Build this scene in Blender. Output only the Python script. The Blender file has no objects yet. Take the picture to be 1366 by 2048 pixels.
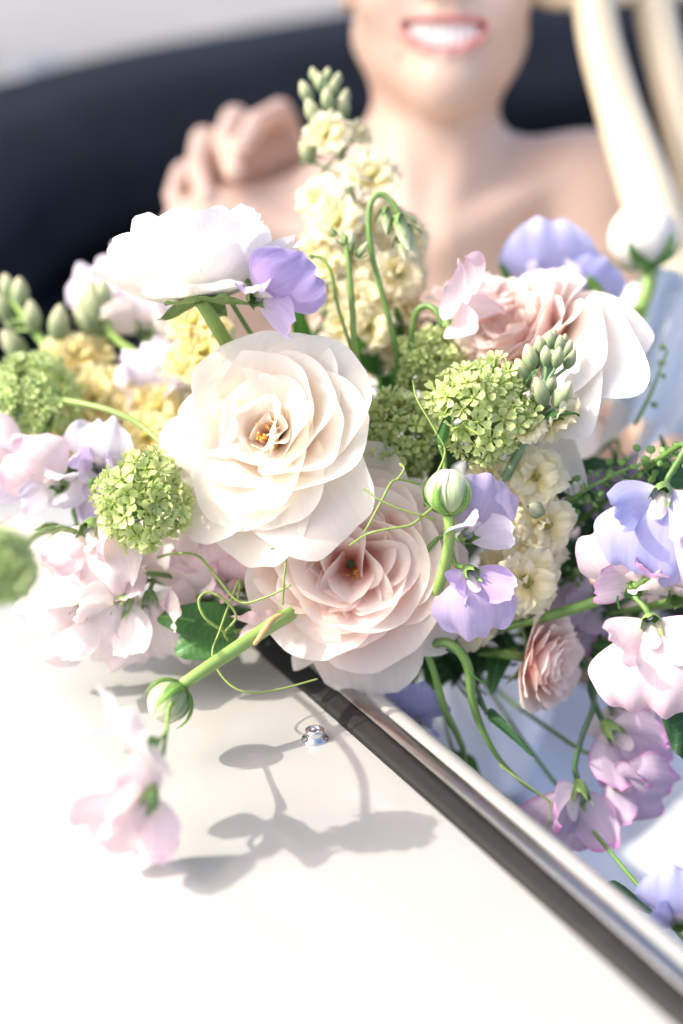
import bpy, math, random
import numpy as np
from mathutils import Vector, Matrix

# ------------------------------------------------------------------ camera, light, exposure
SC = bpy.context.scene
COL = SC.collection
PITCH = math.radians(22.0)
CAMZ = 1.444
SILL = 0.95                                   # height of the car's side above the ground
FPX = 2048 / 36.0 * 60.0                      # focal length in photo pixels
cs, sn = math.cos(PITCH), math.sin(PITCH)
CR, CF, CU = Vector((1, 0, 0)), Vector((0, cs, -sn)), Vector((0, sn, cs))
CAM = Vector((0, 0, CAMZ))

cam = bpy.data.cameras.new('camera')
cam.lens = 60; cam.sensor_width = 36; cam.sensor_fit = 'AUTO'
cam.clip_start = 0.05; cam.clip_end = 500
cam.dof.use_dof = True; cam.dof.focus_distance = 0.985; cam.dof.aperture_fstop = 1.9
camo = bpy.data.objects.new('camera', cam); COL.objects.link(camo)
camo.location = CAM; camo.rotation_euler = (math.pi / 2 - PITCH, 0, 0)
SC.camera = camo

SUN_TRAVEL = Vector((0.74, 0.12, -0.66)).normalized()
sun_el = math.asin(-SUN_TRAVEL.z)
w = bpy.data.worlds.new('World'); SC.world = w; w.use_nodes = True
wn = w.node_tree; bg = wn.nodes['Background']
sky = wn.nodes.new('ShaderNodeTexSky'); sky.sky_type = 'NISHITA'; sky.sun_disc = False
sky.sun_elevation = sun_el
sky.sun_rotation = math.atan2(-SUN_TRAVEL.x, -SUN_TRAVEL.y)
sky.air_density = 0.65; sky.dust_density = 5.0; sky.ozone_density = 0.0
wn.links.new(sky.outputs[0], bg.inputs[0]); bg.inputs[1].default_value = 0.15
sun = bpy.data.lights.new('sun', 'SUN'); sun.energy = 2.0; sun.angle = math.radians(0.53)
sun.color = (1.0, 0.93, 0.82)
suno = bpy.data.objects.new('sun', sun); COL.objects.link(suno)
suno.rotation_euler = SUN_TRAVEL.to_track_quat('-Z', 'Y').to_euler(); suno.location = (-5, 2, 7)
SC.view_settings.view_transform = 'Standard'; SC.view_settings.look = 'None'
SC.view_settings.exposure = 1.5; SC.view_settings.gamma = 1.0
SC.view_settings.use_curve_mapping = False
SC.cycles.use_denoising = True
SC.cycles.max_bounces = 18; SC.cycles.diffuse_bounces = 16; SC.cycles.transmission_bounces = 16
SC.cycles.sample_clamp_indirect = 10.0

# ------------------------------------------------------------------ helpers
RNG = random.Random(11)
U = RNG.uniform
rad = math.radians

def P(px, py, d):
    """world point that the photograph's pixel shows at depth d (metres)"""
    return CAM + d * (CF + CR * ((px - 683) / FPX) - CU * ((py - 1024) / FPX))

def D(r, u, t):
    """direction given as right, up, towards the photographer"""
    return (CR * r + CU * u - CF * t).normalized()

def frame(loc, axis, xh=None):
    z = axis.normalized(); xh = CR if xh is None else xh
    x = (xh - z * xh.dot(z))
    if x.length < 1e-3: x = CU - z * CU.dot(z)
    x.normalize(); y = z.cross(x)
    m = Matrix.Identity(4)
    for i in range(3): m[i][0], m[i][1], m[i][2], m[i][3] = x[i], y[i], z[i], loc[i]
    return m

def mesh_of(name, V, F, uv=None, smooth=True):
    me = bpy.data.meshes.new(name)
    me.from_pydata([tuple(map(float, v)) for v in V], [], [tuple(map(int, f)) for f in F])
    if uv is not None:
        l = me.uv_layers.new(name='UVMap')
        idx = np.empty(len(me.loops), dtype=np.int32); me.loops.foreach_get('vertex_index', idx)
        l.data.foreach_set('uv', np.asarray(uv, dtype=np.float32)[idx].ravel())
    if smooth: me.polygons.foreach_set('use_smooth', [True] * len(me.polygons))
    me.update()
    return me

def obj(name, me, mat=None, parent=None, M=None):
    o = bpy.data.objects.new(name, me); COL.objects.link(o)
    if mat is not None and len(me.materials) == 0: me.materials.append(mat)
    if parent is not None: o.parent = parent
    if M is not None: o.matrix_basis = M
    return o

def tag(o, label, cat, group=None):
    o['label'] = label; o['category'] = cat
    if group: o['group'] = group
    return o

def thing(name, label, cat, M, group=None):
    o = bpy.data.objects.new(name, None); COL.objects.link(o)
    o.empty_display_size = 0.01
    o.matrix_basis = M
    return tag(o, label, cat, group)

class MB:
    """collects pieces of one mesh"""
    def __init__(s): s.V = []; s.F = []; s.UV = []
    def add(s, V, F, UV=None):
        b = len(s.V); s.V.extend([tuple(v) for v in V]); s.F.extend([tuple(i + b for i in f) for f in F])
        s.UV.extend([tuple(u) for u in UV] if UV is not None else [(0.5, 0.5)] * len(V))
    def build(s, name, mat, parent=None, M=None, smooth=True):
        return obj(name, mesh_of(name, s.V, s.F, s.UV, smooth), mat, parent, M)

def crom(pts, n):
    pts = [Vector(p) for p in pts]
    if len(pts) == 2: pts = [pts[0], pts[0].lerp(pts[1], .5), pts[1]]
    q = [pts[0] * 2 - pts[1]] + pts + [pts[-1] * 2 - pts[-2]]
    out = []; m = len(pts) - 1
    for k in range(n + 1):
        f = k / n * m; i = min(int(f), m - 1); t = f - i
        a, b, c, d = q[i], q[i + 1], q[i + 2], q[i + 3]
        out.append(0.5 * ((2 * b) + (c - a) * t + (2 * a - 5 * b + 4 * c - d) * t * t + (3 * b - a - 3 * c + d) * t ** 3))
    return out

def tube_data(pts, r, sides=8, n=None, knob=0.0):
    n = n or max(6, 5 * len(pts))
    c = crom(pts, n)
    rr = r if isinstance(r, (list, tuple)) else [r, r]
    V, F, UV = [], [], []
    t0 = (c[1] - c[0]).normalized()
    nrm = t0.orthogonal().normalized()
    for k, p in enumerate(c):
        t = (c[min(k + 1, n)] - c[max(k - 1, 0)])
        t = t.normalized() if t.length > 1e-9 else t0
        nrm = (nrm - t * nrm.dot(t)).normalized(); bn = t.cross(nrm)
        f = k / n * (len(rr) - 1); i = min(int(f), len(rr) - 2); R = rr[i] + (rr[i + 1] - rr[i]) * (f - i)
        R *= 1 + knob * math.sin(k * 2.1) * .5
        for j in range(sides):
            a = 2 * math.pi * j / sides
            V.append(p + nrm * (math.cos(a) * R) + bn * (math.sin(a) * R)); UV.append((j / sides, k / n))
    for k in range(n):
        for j in range(sides):
            a, b = k * sides + j, k * sides + (j + 1) % sides
            F.append((a, b, b + sides, a + sides))
    V.append(c[0]); V.append(c[-1]); UV += [(0, 0), (0, 1)]
    e0, e1 = len(V) - 2, len(V) - 1
    for j in range(sides):
        F.append((e0, (j + 1) % sides, j)); F.append((e1, n * sides + j, n * sides + (j + 1) % sides))
    return V, F, UV

def tube(name, pts, r, mat, root=None, sides=8, n=None, knob=0.0):
    V, F, UV = tube_data(pts, r, sides, n, knob)
    if root is not None:
        inv = root.matrix_basis.inverted(); V = [inv @ v for v in V]
    return obj(name, mesh_of(name, V, F, UV), mat, root)

# ------------------------------------------------------------------ materials
MATS = {}
def nodes(name):
    m = bpy.data.materials.new(name); m.use_nodes = True
    nt = m.node_tree; nt.nodes.clear()
    out = nt.nodes.new('ShaderNodeOutputMaterial'); MATS[name] = m
    return m, nt, out

def N(nt, t, **kw):
    n = nt.nodes.new(t)
    for k, v in kw.items():
        if k in n.inputs.keys(): n.inputs[k].default_value = v
        else: setattr(n, k, v)
    return n

def rgba(c): return (c[0], c[1], c[2], 1)

def petal_mat(name, stops, edge=None, edge_at=.8, transl=.35, vein=.06, rough=.55, var=.04, tcol=None, spots=0):
    """stops: [(position along the petal, colour)]; the petal's own colours from base to tip"""
    m, nt, out = nodes(name); L = nt.links.new
    uv = N(nt, 'ShaderNodeUVMap'); sep = N(nt, 'ShaderNodeSeparateXYZ'); L(uv.outputs[0], sep.inputs[0])
    tc = N(nt, 'ShaderNodeTexCoord')
    nz = N(nt, 'ShaderNodeTexNoise', Scale=90.0, Detail=3.0); L(tc.outputs['Object'], nz.inputs['Vector'])
    ad = N(nt, 'ShaderNodeMath', operation='MULTIPLY_ADD'); L(nz.outputs[0], ad.inputs[0]); ad.inputs[1].default_value = .22
    sb = N(nt, 'ShaderNodeMath', operation='SUBTRACT'); L(sep.outputs[1], sb.inputs[0]); sb.inputs[1].default_value = .11
    L(sb.outputs[0], ad.inputs[2])
    rp = N(nt, 'ShaderNodeValToRGB'); L(ad.outputs[0], rp.inputs[0])
    e = rp.color_ramp.elements
    while len(e) < len(stops): e.new(.5)
    for i, (p, c) in enumerate(stops): e[i].position = p; e[i].color = rgba(c)
    col = rp.outputs[0]
    # veins run along the petal
    mp = N(nt, 'ShaderNodeMapping'); mp.inputs['Scale'].default_value = (26, 2.2, 1); L(uv.outputs[0], mp.inputs[0])
    vn = N(nt, 'ShaderNodeTexNoise', Scale=1.0, Detail=4.0, Distortion=.6); L(mp.outputs[0], vn.inputs['Vector'])
    if edge is not None:
        # rim of another colour, sides and tip
        ab = N(nt, 'ShaderNodeMath', operation='SUBTRACT'); L(sep.outputs[0], ab.inputs[0]); ab.inputs[1].default_value = .5
        a2 = N(nt, 'ShaderNodeMath', operation='ABSOLUTE'); L(ab.outputs[0], a2.inputs[0])
        a3 = N(nt, 'ShaderNodeMath', operation='MULTIPLY'); L(a2.outputs[0], a3.inputs[0]); a3.inputs[1].default_value = 2
        mx = N(nt, 'ShaderNodeMath', operation='MAXIMUM'); L(a3.outputs[0], mx.inputs[0]); L(ad.outputs[0], mx.inputs[1])
        mr = N(nt, 'ShaderNodeMapRange'); L(mx.outputs[0], mr.inputs[0])
        mr.inputs[1].default_value = edge_at; mr.inputs[2].default_value = 1.0
        mi = N(nt, 'ShaderNodeMix', data_type='RGBA'); L(mr.outputs[0], mi.inputs[0]); L(col, mi.inputs[6]); mi.inputs[7].default_value = rgba(edge)
        col = mi.outputs[2]
    oi = N(nt, 'ShaderNodeObjectInfo')
    hv = N(nt, 'ShaderNodeHueSaturation')
    vr = N(nt, 'ShaderNodeMapRange'); L(oi.outputs['Random'], vr.inputs[0]); vr.inputs[3].default_value = 1 - var; vr.inputs[4].default_value = 1 + var * .3
    vm = N(nt, 'ShaderNodeMapRange'); L(vn.outputs[0], vm.inputs[0]); vm.inputs[1].default_value = .3; vm.inputs[2].default_value = .7
    vm.inputs[3].default_value = 1 - vein; vm.inputs[4].default_value = 1
    mu = N(nt, 'ShaderNodeMath', operation='MULTIPLY'); L(vr.outputs[0], mu.inputs[0]); L(vm.outputs[0], mu.inputs[1])
    L(col, hv.inputs['Color']); L(mu.outputs[0], hv.inputs['Value']); hv.inputs['Saturation'].default_value = 1.0
    bp = N(nt, 'ShaderNodeBump', Strength=.22, Distance=.0008); L(vn.outputs[0], bp.inputs['Height'])
    pb = N(nt, 'ShaderNodeBsdfPrincipled', Roughness=rough); L(hv.outputs[0], pb.inputs['Base Color']); L(bp.outputs[0], pb.inputs['Normal'])
    pb.inputs['Specular IOR Level'].default_value = .25
    pb.inputs['Sheen Weight'].default_value = .12
    tr = N(nt, 'ShaderNodeBsdfTranslucent')
    if tcol:
        tm = N(nt, 'ShaderNodeMix', data_type='RGBA', blend_type='MULTIPLY'); tm.inputs[0].default_value = 1; L(hv.outputs[0], tm.inputs[6]); tm.inputs[7].default_value = rgba(tcol); L(tm.outputs[2], tr.inputs[0])
    else: L(hv.outputs[0], tr.inputs[0])
    ms = N(nt, 'ShaderNodeMixShader'); ms.inputs[0].default_value = transl
    L(pb.outputs[0], ms.inputs[1]); L(tr.outputs[0], ms.inputs[2]); L(ms.outputs[0], out.inputs[0])
    return m

def plain(name, col, rough=.5, metal=0, noise=0.0, nscale=40, bump=0.0, spec=.5, coat=0, sss=0, coord='Object', var=0):
    m, nt, out = nodes(name); L = nt.links.new
    pb = N(nt, 'ShaderNodeBsdfPrincipled', Roughness=rough, Metallic=metal)
    pb.inputs['Specular IOR Level'].default_value = spec; pb.inputs['Coat Weight'].default_value = coat; pb.inputs['Coat Roughness'].default_value = .06
    tc = N(nt, 'ShaderNodeTexCoord'); nz = N(nt, 'ShaderNodeTexNoise', Scale=nscale, Detail=6.0); L(tc.outputs[coord], nz.inputs['Vector'])
    mr = N(nt, 'ShaderNodeMapRange'); L(nz.outputs[0], mr.inputs[0]); mr.inputs[1].default_value = .3; mr.inputs[2].default_value = .7
    mr.inputs[3].default_value = 1 - noise; mr.inputs[4].default_value = 1 + noise * .4
    hv = N(nt, 'ShaderNodeHueSaturation'); hv.inputs['Color'].default_value = rgba(col)
    if var:
        oi = N(nt, 'ShaderNodeObjectInfo'); vr = N(nt, 'ShaderNodeMapRange'); L(oi.outputs['Random'], vr.inputs[0]); vr.inputs[3].default_value = 1 - var; vr.inputs[4].default_value = 1 + var
        mu = N(nt, 'ShaderNodeMath', operation='MULTIPLY'); L(mr.outputs[0], mu.inputs[0]); L(vr.outputs[0], mu.inputs[1]); L(mu.outputs[0], hv.inputs['Value'])
    else: L(mr.outputs[0], hv.inputs['Value'])
    L(hv.outputs[0], pb.inputs['Base Color'])
    if bump:
        bp = N(nt, 'ShaderNodeBump', Strength=bump, Distance=.002); L(nz.outputs[0], bp.inputs['Height']); L(bp.outputs[0], pb.inputs['Normal'])
    if sss:
        pb.inputs['Subsurface Weight'].default_value = sss; pb.inputs['Subsurface Radius'].default_value = (.01, .004, .002); pb.inputs['Subsurface Scale'].default_value = 1
    L(pb.outputs[0], out.inputs[0])
    return m

def leaf_mat(name, col, col2, transl=.25, rough=.42):
    m, nt, out = nodes(name); L = nt.links.new
    uv = N(nt, 'ShaderNodeUVMap'); sep = N(nt, 'ShaderNodeSeparateXYZ'); L(uv.outputs[0], sep.inputs[0])
    tc = N(nt, 'ShaderNodeTexCoord'); nz = N(nt, 'ShaderNodeTexNoise', Scale=55.0, Detail=5.0); L(tc.outputs['Object'], nz.inputs['Vector'])
    # midrib and side veins
    ab = N(nt, 'ShaderNodeMath', operation='SUBTRACT'); L(sep.outputs[0], ab.inputs[0]); ab.inputs[1].default_value = .5
    a2 = N(nt, 'ShaderNodeMath', operation='ABSOLUTE'); L(ab.outputs[0], a2.inputs[0])
    sv = N(nt, 'ShaderNodeMath', operation='MULTIPLY_ADD'); L(a2.outputs[0], sv.inputs[0]); sv.inputs[1].default_value = -.7; L(sep.outputs[1], sv.inputs[2])
    sw = N(nt, 'ShaderNodeMath', operation='MULTIPLY'); L(sv.outputs[0], sw.inputs[0]); sw.inputs[1].default_value = 60
    si = N(nt, 'ShaderNodeMath', operation='SINE'); L(sw.outputs[0], si.inputs[0])
    md = N(nt, 'ShaderNodeMapRange'); L(a2.outputs[0], md.inputs[0]); md.inputs[1].default_value = 0; md.inputs[2].default_value = .05; md.inputs[3].default_value = 1; md.inputs[4].default_value = 0
    s2 = N(nt, 'ShaderNodeMapRange'); L(si.outputs[0], s2.inputs[0]); s2.inputs[1].default_value = .8; s2.inputs[2].default_value = 1; s2.inputs[3].default_value = 0; s2.inputs[4].default_value = .35
    mxv = N(nt, 'ShaderNodeMath', operation='MAXIMUM'); L(md.outputs[0], mxv.inputs[0]); L(s2.outputs[0], mxv.inputs[1])
    mi = N(nt, 'ShaderNodeMix', data_type='RGBA'); L(nz.outputs[0], mi.inputs[0]); mi.inputs[6].default_value = rgba(col); mi.inputs[7].default_value = rgba(col2)
    m2 = N(nt, 'ShaderNodeMix', data_type='RGBA'); L(mxv.outputs[0], m2.inputs[0]); L(mi.outputs[2], m2.inputs[6]); m2.inputs[7].default_value = rgba([min(1, c * 1.7 + .02) for c in col2])
    oi = N(nt, 'ShaderNodeObjectInfo'); vr = N(nt, 'ShaderNodeMapRange'); L(oi.outputs['Random'], vr.inputs[0]); vr.inputs[3].default_value = .75; vr.inputs[4].default_value = 1.2
    hv = N(nt, 'ShaderNodeHueSaturation'); L(m2.outputs[2], hv.inputs['Color']); L(vr.outputs[0], hv.inputs['Value'])
    bp = N(nt, 'ShaderNodeBump', Strength=.35, Distance=.001); L(mxv.outputs[0], bp.inputs['Height'])
    pb = N(nt, 'ShaderNodeBsdfPrincipled', Roughness=rough); L(hv.outputs[0], pb.inputs['Base Color']); L(bp.outputs[0], pb.inputs['Normal']); pb.inputs['Specular IOR Level'].default_value = .35
    tr = N(nt, 'ShaderNodeBsdfTranslucent')
    tm = N(nt, 'ShaderNodeMix', data_type='RGBA', blend_type='MULTIPLY'); tm.inputs[0].default_value = 1; L(hv.outputs[0], tm.inputs[6]); tm.inputs[7].default_value = (1.6, 1.7, .7, 1); L(tm.outputs[2], tr.inputs[0])
    ms = N(nt, 'ShaderNodeMixShader'); ms.inputs[0].default_value = transl
    L(pb.outputs[0], ms.inputs[1]); L(tr.outputs[0], ms.inputs[2]); L(ms.outputs[0], out.inputs[0])
    return m

petal_mat('cream_rose', [(0, (.90, .50, .22)), (.16, (.93, .72, .52)), (.42, (.96, .89, .80)), (1, (.97, .94, .88))], transl=.5, vein=.05)
petal_mat('blush_rose', [(0, (1, .52, .40)), (.22, (.99, .71, .62)), (.55, (.98, .85, .79)), (1, (.98, .92, .87))], transl=.55, vein=.05)
petal_mat('white_ranunculus', [(0, (.72, .76, .44)), (.14, (.90, .88, .76)), (.4, (.93, .91, .88)), (1, (.94, .92, .90))], transl=.3)
petal_mat('white_rose', [(0, (.80, .76, .54)), (.2, (.92, .85, .75)), (.5, (.93, .88, .82)), (1, (.94, .90, .86))], transl=.3)
petal_mat('pink_rose', [(0, (.99, .50, .42)), (.3, (.98, .70, .63)), (.65, (.97, .82, .77)), (1, (.97, .90, .87))], transl=.5, vein=.08)
petal_mat('pea_pink', [(0, (.90, .86, .74)), (.3, (.93, .79, .81)), (.8, (.93, .74, .79)), (1, (.92, .62, .73))], edge=(.93, .68, .78), edge_at=.92, transl=.4, vein=.12)
petal_mat('pea_pale', [(0, (.88, .88, .72)), (.3, (.94, .86, .85)), (1, (.94, .83, .84))], transl=.42, vein=.08)
petal_mat('pea_lilac', [(0, (.82, .78, .80)), (.3, (.74, .62, .86)), (.7, (.68, .58, .88)), (1, (.72, .62, .90))], transl=.4, vein=.15)
petal_mat('pea_purple', [(0, (.72, .62, .80)), (.3, (.62, .46, .80)), (.7, (.52, .42, .80)), (1, (.56, .46, .84))], edge=(.74, .62, .90), edge_at=.94, transl=.42, vein=.18)
petal_mat('pea_blue', [(0, (.74, .72, .86)), (.3, (.56, .55, .85)), (.7, (.48, .50, .85)), (1, (.54, .56, .88))], transl=.38, vein=.16)
petal_mat('pea_lavender_pale', [(0, (.90, .88, .88)), (.4, (.86, .81, .92)), (1, (.82, .76, .92))], transl=.4, vein=.1)
petal_mat('pea_mauve_edge', [(0, (.80, .76, .76)), (.35, (.74, .62, .76)), (.8, (.72, .56, .74)), (1, (.72, .42, .70))], edge=(.70, .30, .62), edge_at=.86, transl=.4, vein=.2)
petal_mat('stock_cream', [(0, (.86, .80, .20)), (.25, (.95, .86, .44)), (.6, (.96, .90, .62)), (1, (.96, .92, .72))], transl=.45, vein=.1)
petal_mat('stock_yellow', [(0, (.92, .78, .12)), (.3, (.98, .85, .34)), (.65, (.98, .89, .48)), (1, (.98, .92, .60))], transl=.5, vein=.1)
petal_mat('viburnum_green', [(0, (.44, .56, .12)), (.5, (.62, .75, .28)), (1, (.76, .86, .42))], transl=.35, vein=.1, var=.28)
petal_mat('viburnum_pale', [(0, (.46, .60, .16)), (.5, (.58, .74, .30)), (1, (.68, .80, .42))], transl=.4, vein=.1, var=.2)
petal_mat('green_bud', [(0, (.30, .46, .16)), (.4, (.50, .64, .34)), (.8, (.72, .80, .56)), (1, (.84, .88, .72))], transl=.25, vein=.4)
petal_mat('stock_bud', [(0, (.24, .36, .16)), (.45, (.42, .52, .30)), (.66, (.66, .70, .42)), (1, (.90, .86, .60))], transl=.25, vein=.35, var=.15)
plain('stem_green', (.15, .29, .07), .45, noise=.25, nscale=60, bump=.15, var=.15, sss=0)
plain('stem_bright', (.25, .39, .10), .42, noise=.2, nscale=60, bump=.1, var=.1)
plain('stem_dark', (.055, .13, .055), .45, noise=.3, nscale=70, bump=.2, var=.2)
plain('stem_grey', (.20, .31, .17), .55, noise=.2, nscale=80, bump=.2, var=.15)
plain('sepal', (.20, .33, .10), .5, noise=.35, nscale=220, bump=.3, var=.2)
plain('tendril_green', (.24, .34, .08), .45, noise=.15, nscale=40)
plain('stamen', (.85, .42, .08), .6, noise=.4, nscale=300)
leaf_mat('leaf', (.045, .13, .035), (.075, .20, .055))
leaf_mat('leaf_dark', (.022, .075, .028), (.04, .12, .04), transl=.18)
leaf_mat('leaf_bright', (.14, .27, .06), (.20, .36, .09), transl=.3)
plain('bract_dry', (.55, .36, .16), .6, noise=.3, nscale=200)
plain('car_paint', (.385, .383, .365), .22, noise=.015, nscale=6, coat=.6, spec=.5)
plain('rail_metal', (.42, .41, .40), .27, metal=1, noise=.1, nscale=120)
plain('chrome', (.72, .72, .72), .12, metal=1, noise=.05, nscale=150)
plain('seal_black', (.012, .012, .012), .5, noise=.3, nscale=90, bump=.1, spec=.3)
plain('hood_cloth', (.013, .0175, .026), .75, noise=.25, nscale=18, bump=.3, spec=.25)
plain('leather_black', (.010, .011, .013), .45, noise=.3, nscale=70, bump=.35)
plain('cockpit_dark', (.02, .02, .022), .8, noise=.2)
plain('frame_cream', (.76, .66, .47), .35, noise=.05, nscale=12, coat=.3)
plain('ground', (.20, .205, .215), .9, noise=.2, nscale=1.4, bump=.4)
plain('dress', (.80, .83, .88), .7, noise=.05, nscale=30, bump=.12, spec=.2)
plain('plaster', (.62, .59, .54), .85, noise=.12, nscale=3, bump=.2)
plain('roof_tile', (.22, .13, .10), .8, noise=.25, nscale=8)
plain('window_glass', (.03, .04, .05), .08, spec=.6)
plain('window_frame', (.70, .69, .66), .5)
plain('teeth', (.93, .91, .87), .25, noise=.03, nscale=60)
plain('hair', (.16, .085, .04), .45, noise=.4, nscale=90, bump=.5)
plain('eye_white', (.75, .74, .72), .15)
plain('iris', (.10, .07, .04), .2)
plain('sleeve_navy', (.010, .013, .022), .8, noise=.2, nscale=60, bump=.3)

# skin: one material, the lips' colour sits on the lip vertices
m, nt, out = nodes('skin'); L = nt.links.new
at = N(nt, 'ShaderNodeAttribute', attribute_name='lip'); tc = N(nt, 'ShaderNodeTexCoord')
nz = N(nt, 'ShaderNodeTexNoise', Scale=14.0, Detail=4.0); L(tc.outputs['Object'], nz.inputs['Vector'])
mi = N(nt, 'ShaderNodeMix', data_type='RGBA'); L(nz.outputs[0], mi.inputs[0]); mi.inputs[6].default_value = (.76, .585, .48, 1); mi.inputs[7].default_value = (.68, .48, .375, 1)
m2 = N(nt, 'ShaderNodeMix', data_type='RGBA'); L(at.outputs['Fac'], m2.inputs[0]); L(mi.outputs[2], m2.inputs[6]); m2.inputs[7].default_value = (.66, .24, .24, 1)
pb = N(nt, 'ShaderNodeBsdfPrincipled', Roughness=.42); L(m2.outputs[2], pb.inputs['Base Color'])
pb.inputs['Subsurface Weight'].default_value = .2; pb.inputs['Subsurface Radius'].default_value = (.012, .004, .002); pb.inputs['Subsurface Scale'].default_value = 1.0
L(pb.outputs[0], out.inputs[0])
MT = MATS

# ------------------------------------------------------------------ the ground and the house added out of view to shade the back of the car
V, F = [], []
gx = np.concatenate([np.linspace(-60, -4, 15), np.linspace(-3, 4, 8), np.linspace(5, 60, 14)])
gy = np.concatenate([np.linspace(-40, 0, 9), np.linspace(1, 22, 22), np.linspace(25, 160, 14)])
for y in gy:
    for x in gx: V.append((x, y, 0.012 * math.sin(x * .9 + y * .4) * math.cos(y * .6) - .012))
for j in range(len(gy) - 1):
    for i in range(len(gx) - 1):
        a = j * len(gx) + i; F.append((a, a + 1, a + len(gx) + 1, a + len(gx)))
g = obj('ground', mesh_of('ground', V, F), MT['ground']); g['kind'] = 'structure'

def box(mb, x0, x1, y0, y1, z0, z1):
    V = [(x, y, z) for z in (z0, z1) for y in (y0, y1) for x in (x0, x1)]
    mb.add(V, [(0, 2, 3, 1), (4, 5, 7, 6), (0, 1, 5, 4), (1, 3, 7, 5), (3, 2, 6, 7), (2, 0, 4, 6)])

HX, HY0, HY1 = -6.0, 0.33, 9.0  # extent of the added shade caster; its corner sets the shadow edge
shade_house = thing('shade_house', 'pale plastered three storey house added out of view to shade the back of the car', 'shade_house', Matrix.Translation((HX, HY0, 0)))
mb = MB(); box(mb, -7, 0, 0, HY1 - HY0, -.1, 8.0); mb.build('wall', MT['plaster'], shade_house, smooth=False)
mb = MB()
mb.add([(-7.3, -.25, 7.85), (.3, -.25, 7.85), (-3.5, -.25, 10.6), (-7.3, HY1 - HY0 + .25, 7.85), (.3, HY1 - HY0 + .25, 7.85), (-3.5, HY1 - HY0 + .25, 10.6)],
       [(0, 1, 2), (3, 5, 4), (1, 4, 5, 2), (0, 2, 5, 3), (0, 3, 4, 1)])
mb.build('roof', MT['roof_tile'], shade_house, smooth=False)
for zz in (.9, 3.5, 6.1):
    for yy in (1.0, 3.0, 5.0, 7.0):
        mb = MB(); box(mb, .002, .05, yy, yy + 1.0, zz, zz + 1.5); wdw = mb.build('window', MT['window_frame'], shade_house, smooth=False)
        mb = MB(); box(mb, .052, .06, yy + .08, yy + .46, zz + .1, zz + 1.4); box(mb, .052, .06, yy + .54, yy + .92, zz + .1, zz + 1.4); mb.build('pane', MT['window_glass'], wdw, smooth=False)

# ------------------------------------------------------------------ the car: swept along its side
T = Vector((.49, -.872, 0)).normalized()           # towards the front of the car
NI = Vector((.872, .49, 0)).normalized()           # inboard
O0 = P(560, 1330, 1); _r = (O0 - CAM); O0 = CAM + _r * ((SILL - CAMZ) / _r.z)   # a point of the rail's outer edge
CARM = Matrix.Identity(4)
for i in range(3): CARM[i][0], CARM[i][1], CARM[i][2], CARM[i][3] = T[i], NI[i], (0, 0, 1)[i], (O0[0], O0[1], 0)[i]
car = thing('convertible_car', 'white open car with folded black hood and metal rail along its side', 'car', CARM)
# local axes of the car: x forwards, y inboard, z up

def sweep(profile, x0, x1, n, bend=lambda x: (0, 0)):
    """profile [(y, z)] swept along the car's side; bend gives a sideways and vertical shift"""
    V, F, UV = [], [], []
    k = len(profile)
    for i in range(n + 1):
        x = x0 + (x1 - x0) * i / n; by, bz = bend(x)
        for j, (y, z) in enumerate(profile): V.append((x, y + by, z + bz)); UV.append((j / (k - 1), i / n))
    for i in range(n):
        for j in range(k - 1):
            a = i * k + j; F.append((a, a + 1, a + k + 1, a + k))
    return V, F, UV

def smooth_profile(pts, n):
    return [(p.y, p.z) for p in crom([Vector((0, y, z)) for y, z in pts], n)]

bend = lambda x: (-.02 * max(0, -x - .2) ** 2, -.012 * max(0, -x - .1) - .03 * max(0, x) ** 2)
# side panel: shallow crease, then rolls over to the car's flank
prof = smooth_profile([(-.60, .10), (-.58, .40), (-.54, .66), (-.46, .805), (-.36, .875), (-.26, .912), (-.172, .9345)], 40)
prof += [(-.166, .9356), (-.158, .9372), (-.152, .9405), (-.147, .9425)]
prof += smooth_profile([(-.14, .9435), (-.08, .9475), (-.02, .9494), (-.003, .9497)], 12)
V, F, UV = sweep(prof, -1.9, 1.4, 90, bend)
sp = obj('side_panel', mesh_of('side_panel', V, F, UV), MT['car_paint'], car)
# black seal and metal rail
def strip(name, pts, mat, x0=-1.05, x1=1.3, n=60, m=18):
    V, F, UV = sweep(smooth_profile(pts, m), x0, x1, n, bend)
    return obj(name, mesh_of(name, V, F, UV), mat, car)
strip('rail_seal', [(-.004, .944), (-.0038, .951), (-.002, .9535), (.002, .9555), (.0062, .9572), (.0076, .955), (.0077, .945)], MT['seal_black'])
strip('metal_rail', [(.0079, .945), (.0079, .9560), (.0092, .9584), (.0130, .9592), (.0170, .9586), (.0198, .9555), (.0205, .945)], MT['rail_metal'])
strip('inner_lip', [(.0206, .945), (.0212, .9525), (.024, .9552), (.030, .9550), (.036, .951), (.0395, .942), (.041, .90), (.043, .84)], MT['car_paint'])
# stud by the rail
sx, sy = None, None
r = P(630, 1478, 1) - CAM; hit = CAM + r * ((SILL - .001 - CAMZ) / r.z); lc = CARM.inverted() @ hit
mb = MB(); seg = 28
pr = [(.0, .0), (.0078, 0), (.0082, .0008), (.0076, .0018), (.0054, .0024), (.0050, .0040), (.0058, .0058), (.0056, .0068), (.0044, .0074), (.0030, .0072), (.0027, .0060), (.0024, .0040), (0, .0040)]
V = [(r0 * math.cos(2 * math.pi * j / seg), r0 * math.sin(2 * math.pi * j / seg), z) for r0, z in pr for j in range(seg)]
F = [(i * seg + j, i * seg + (j + 1) % seg, (i + 1) * seg + (j + 1) % seg, (i + 1) * seg + j) for i in range(len(pr) - 1) for j in range(seg)]
mb.add(V, F); stud = mb.build('hood_stud', MT['chrome'], car, Matrix.Translation((lc.x, lc.y, .9485)))
V, F, UV = tube_data([Vector((0, 0, .0041)), Vector((0, 0, .0052))], [.0023, .0023], 12, 2)
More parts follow.
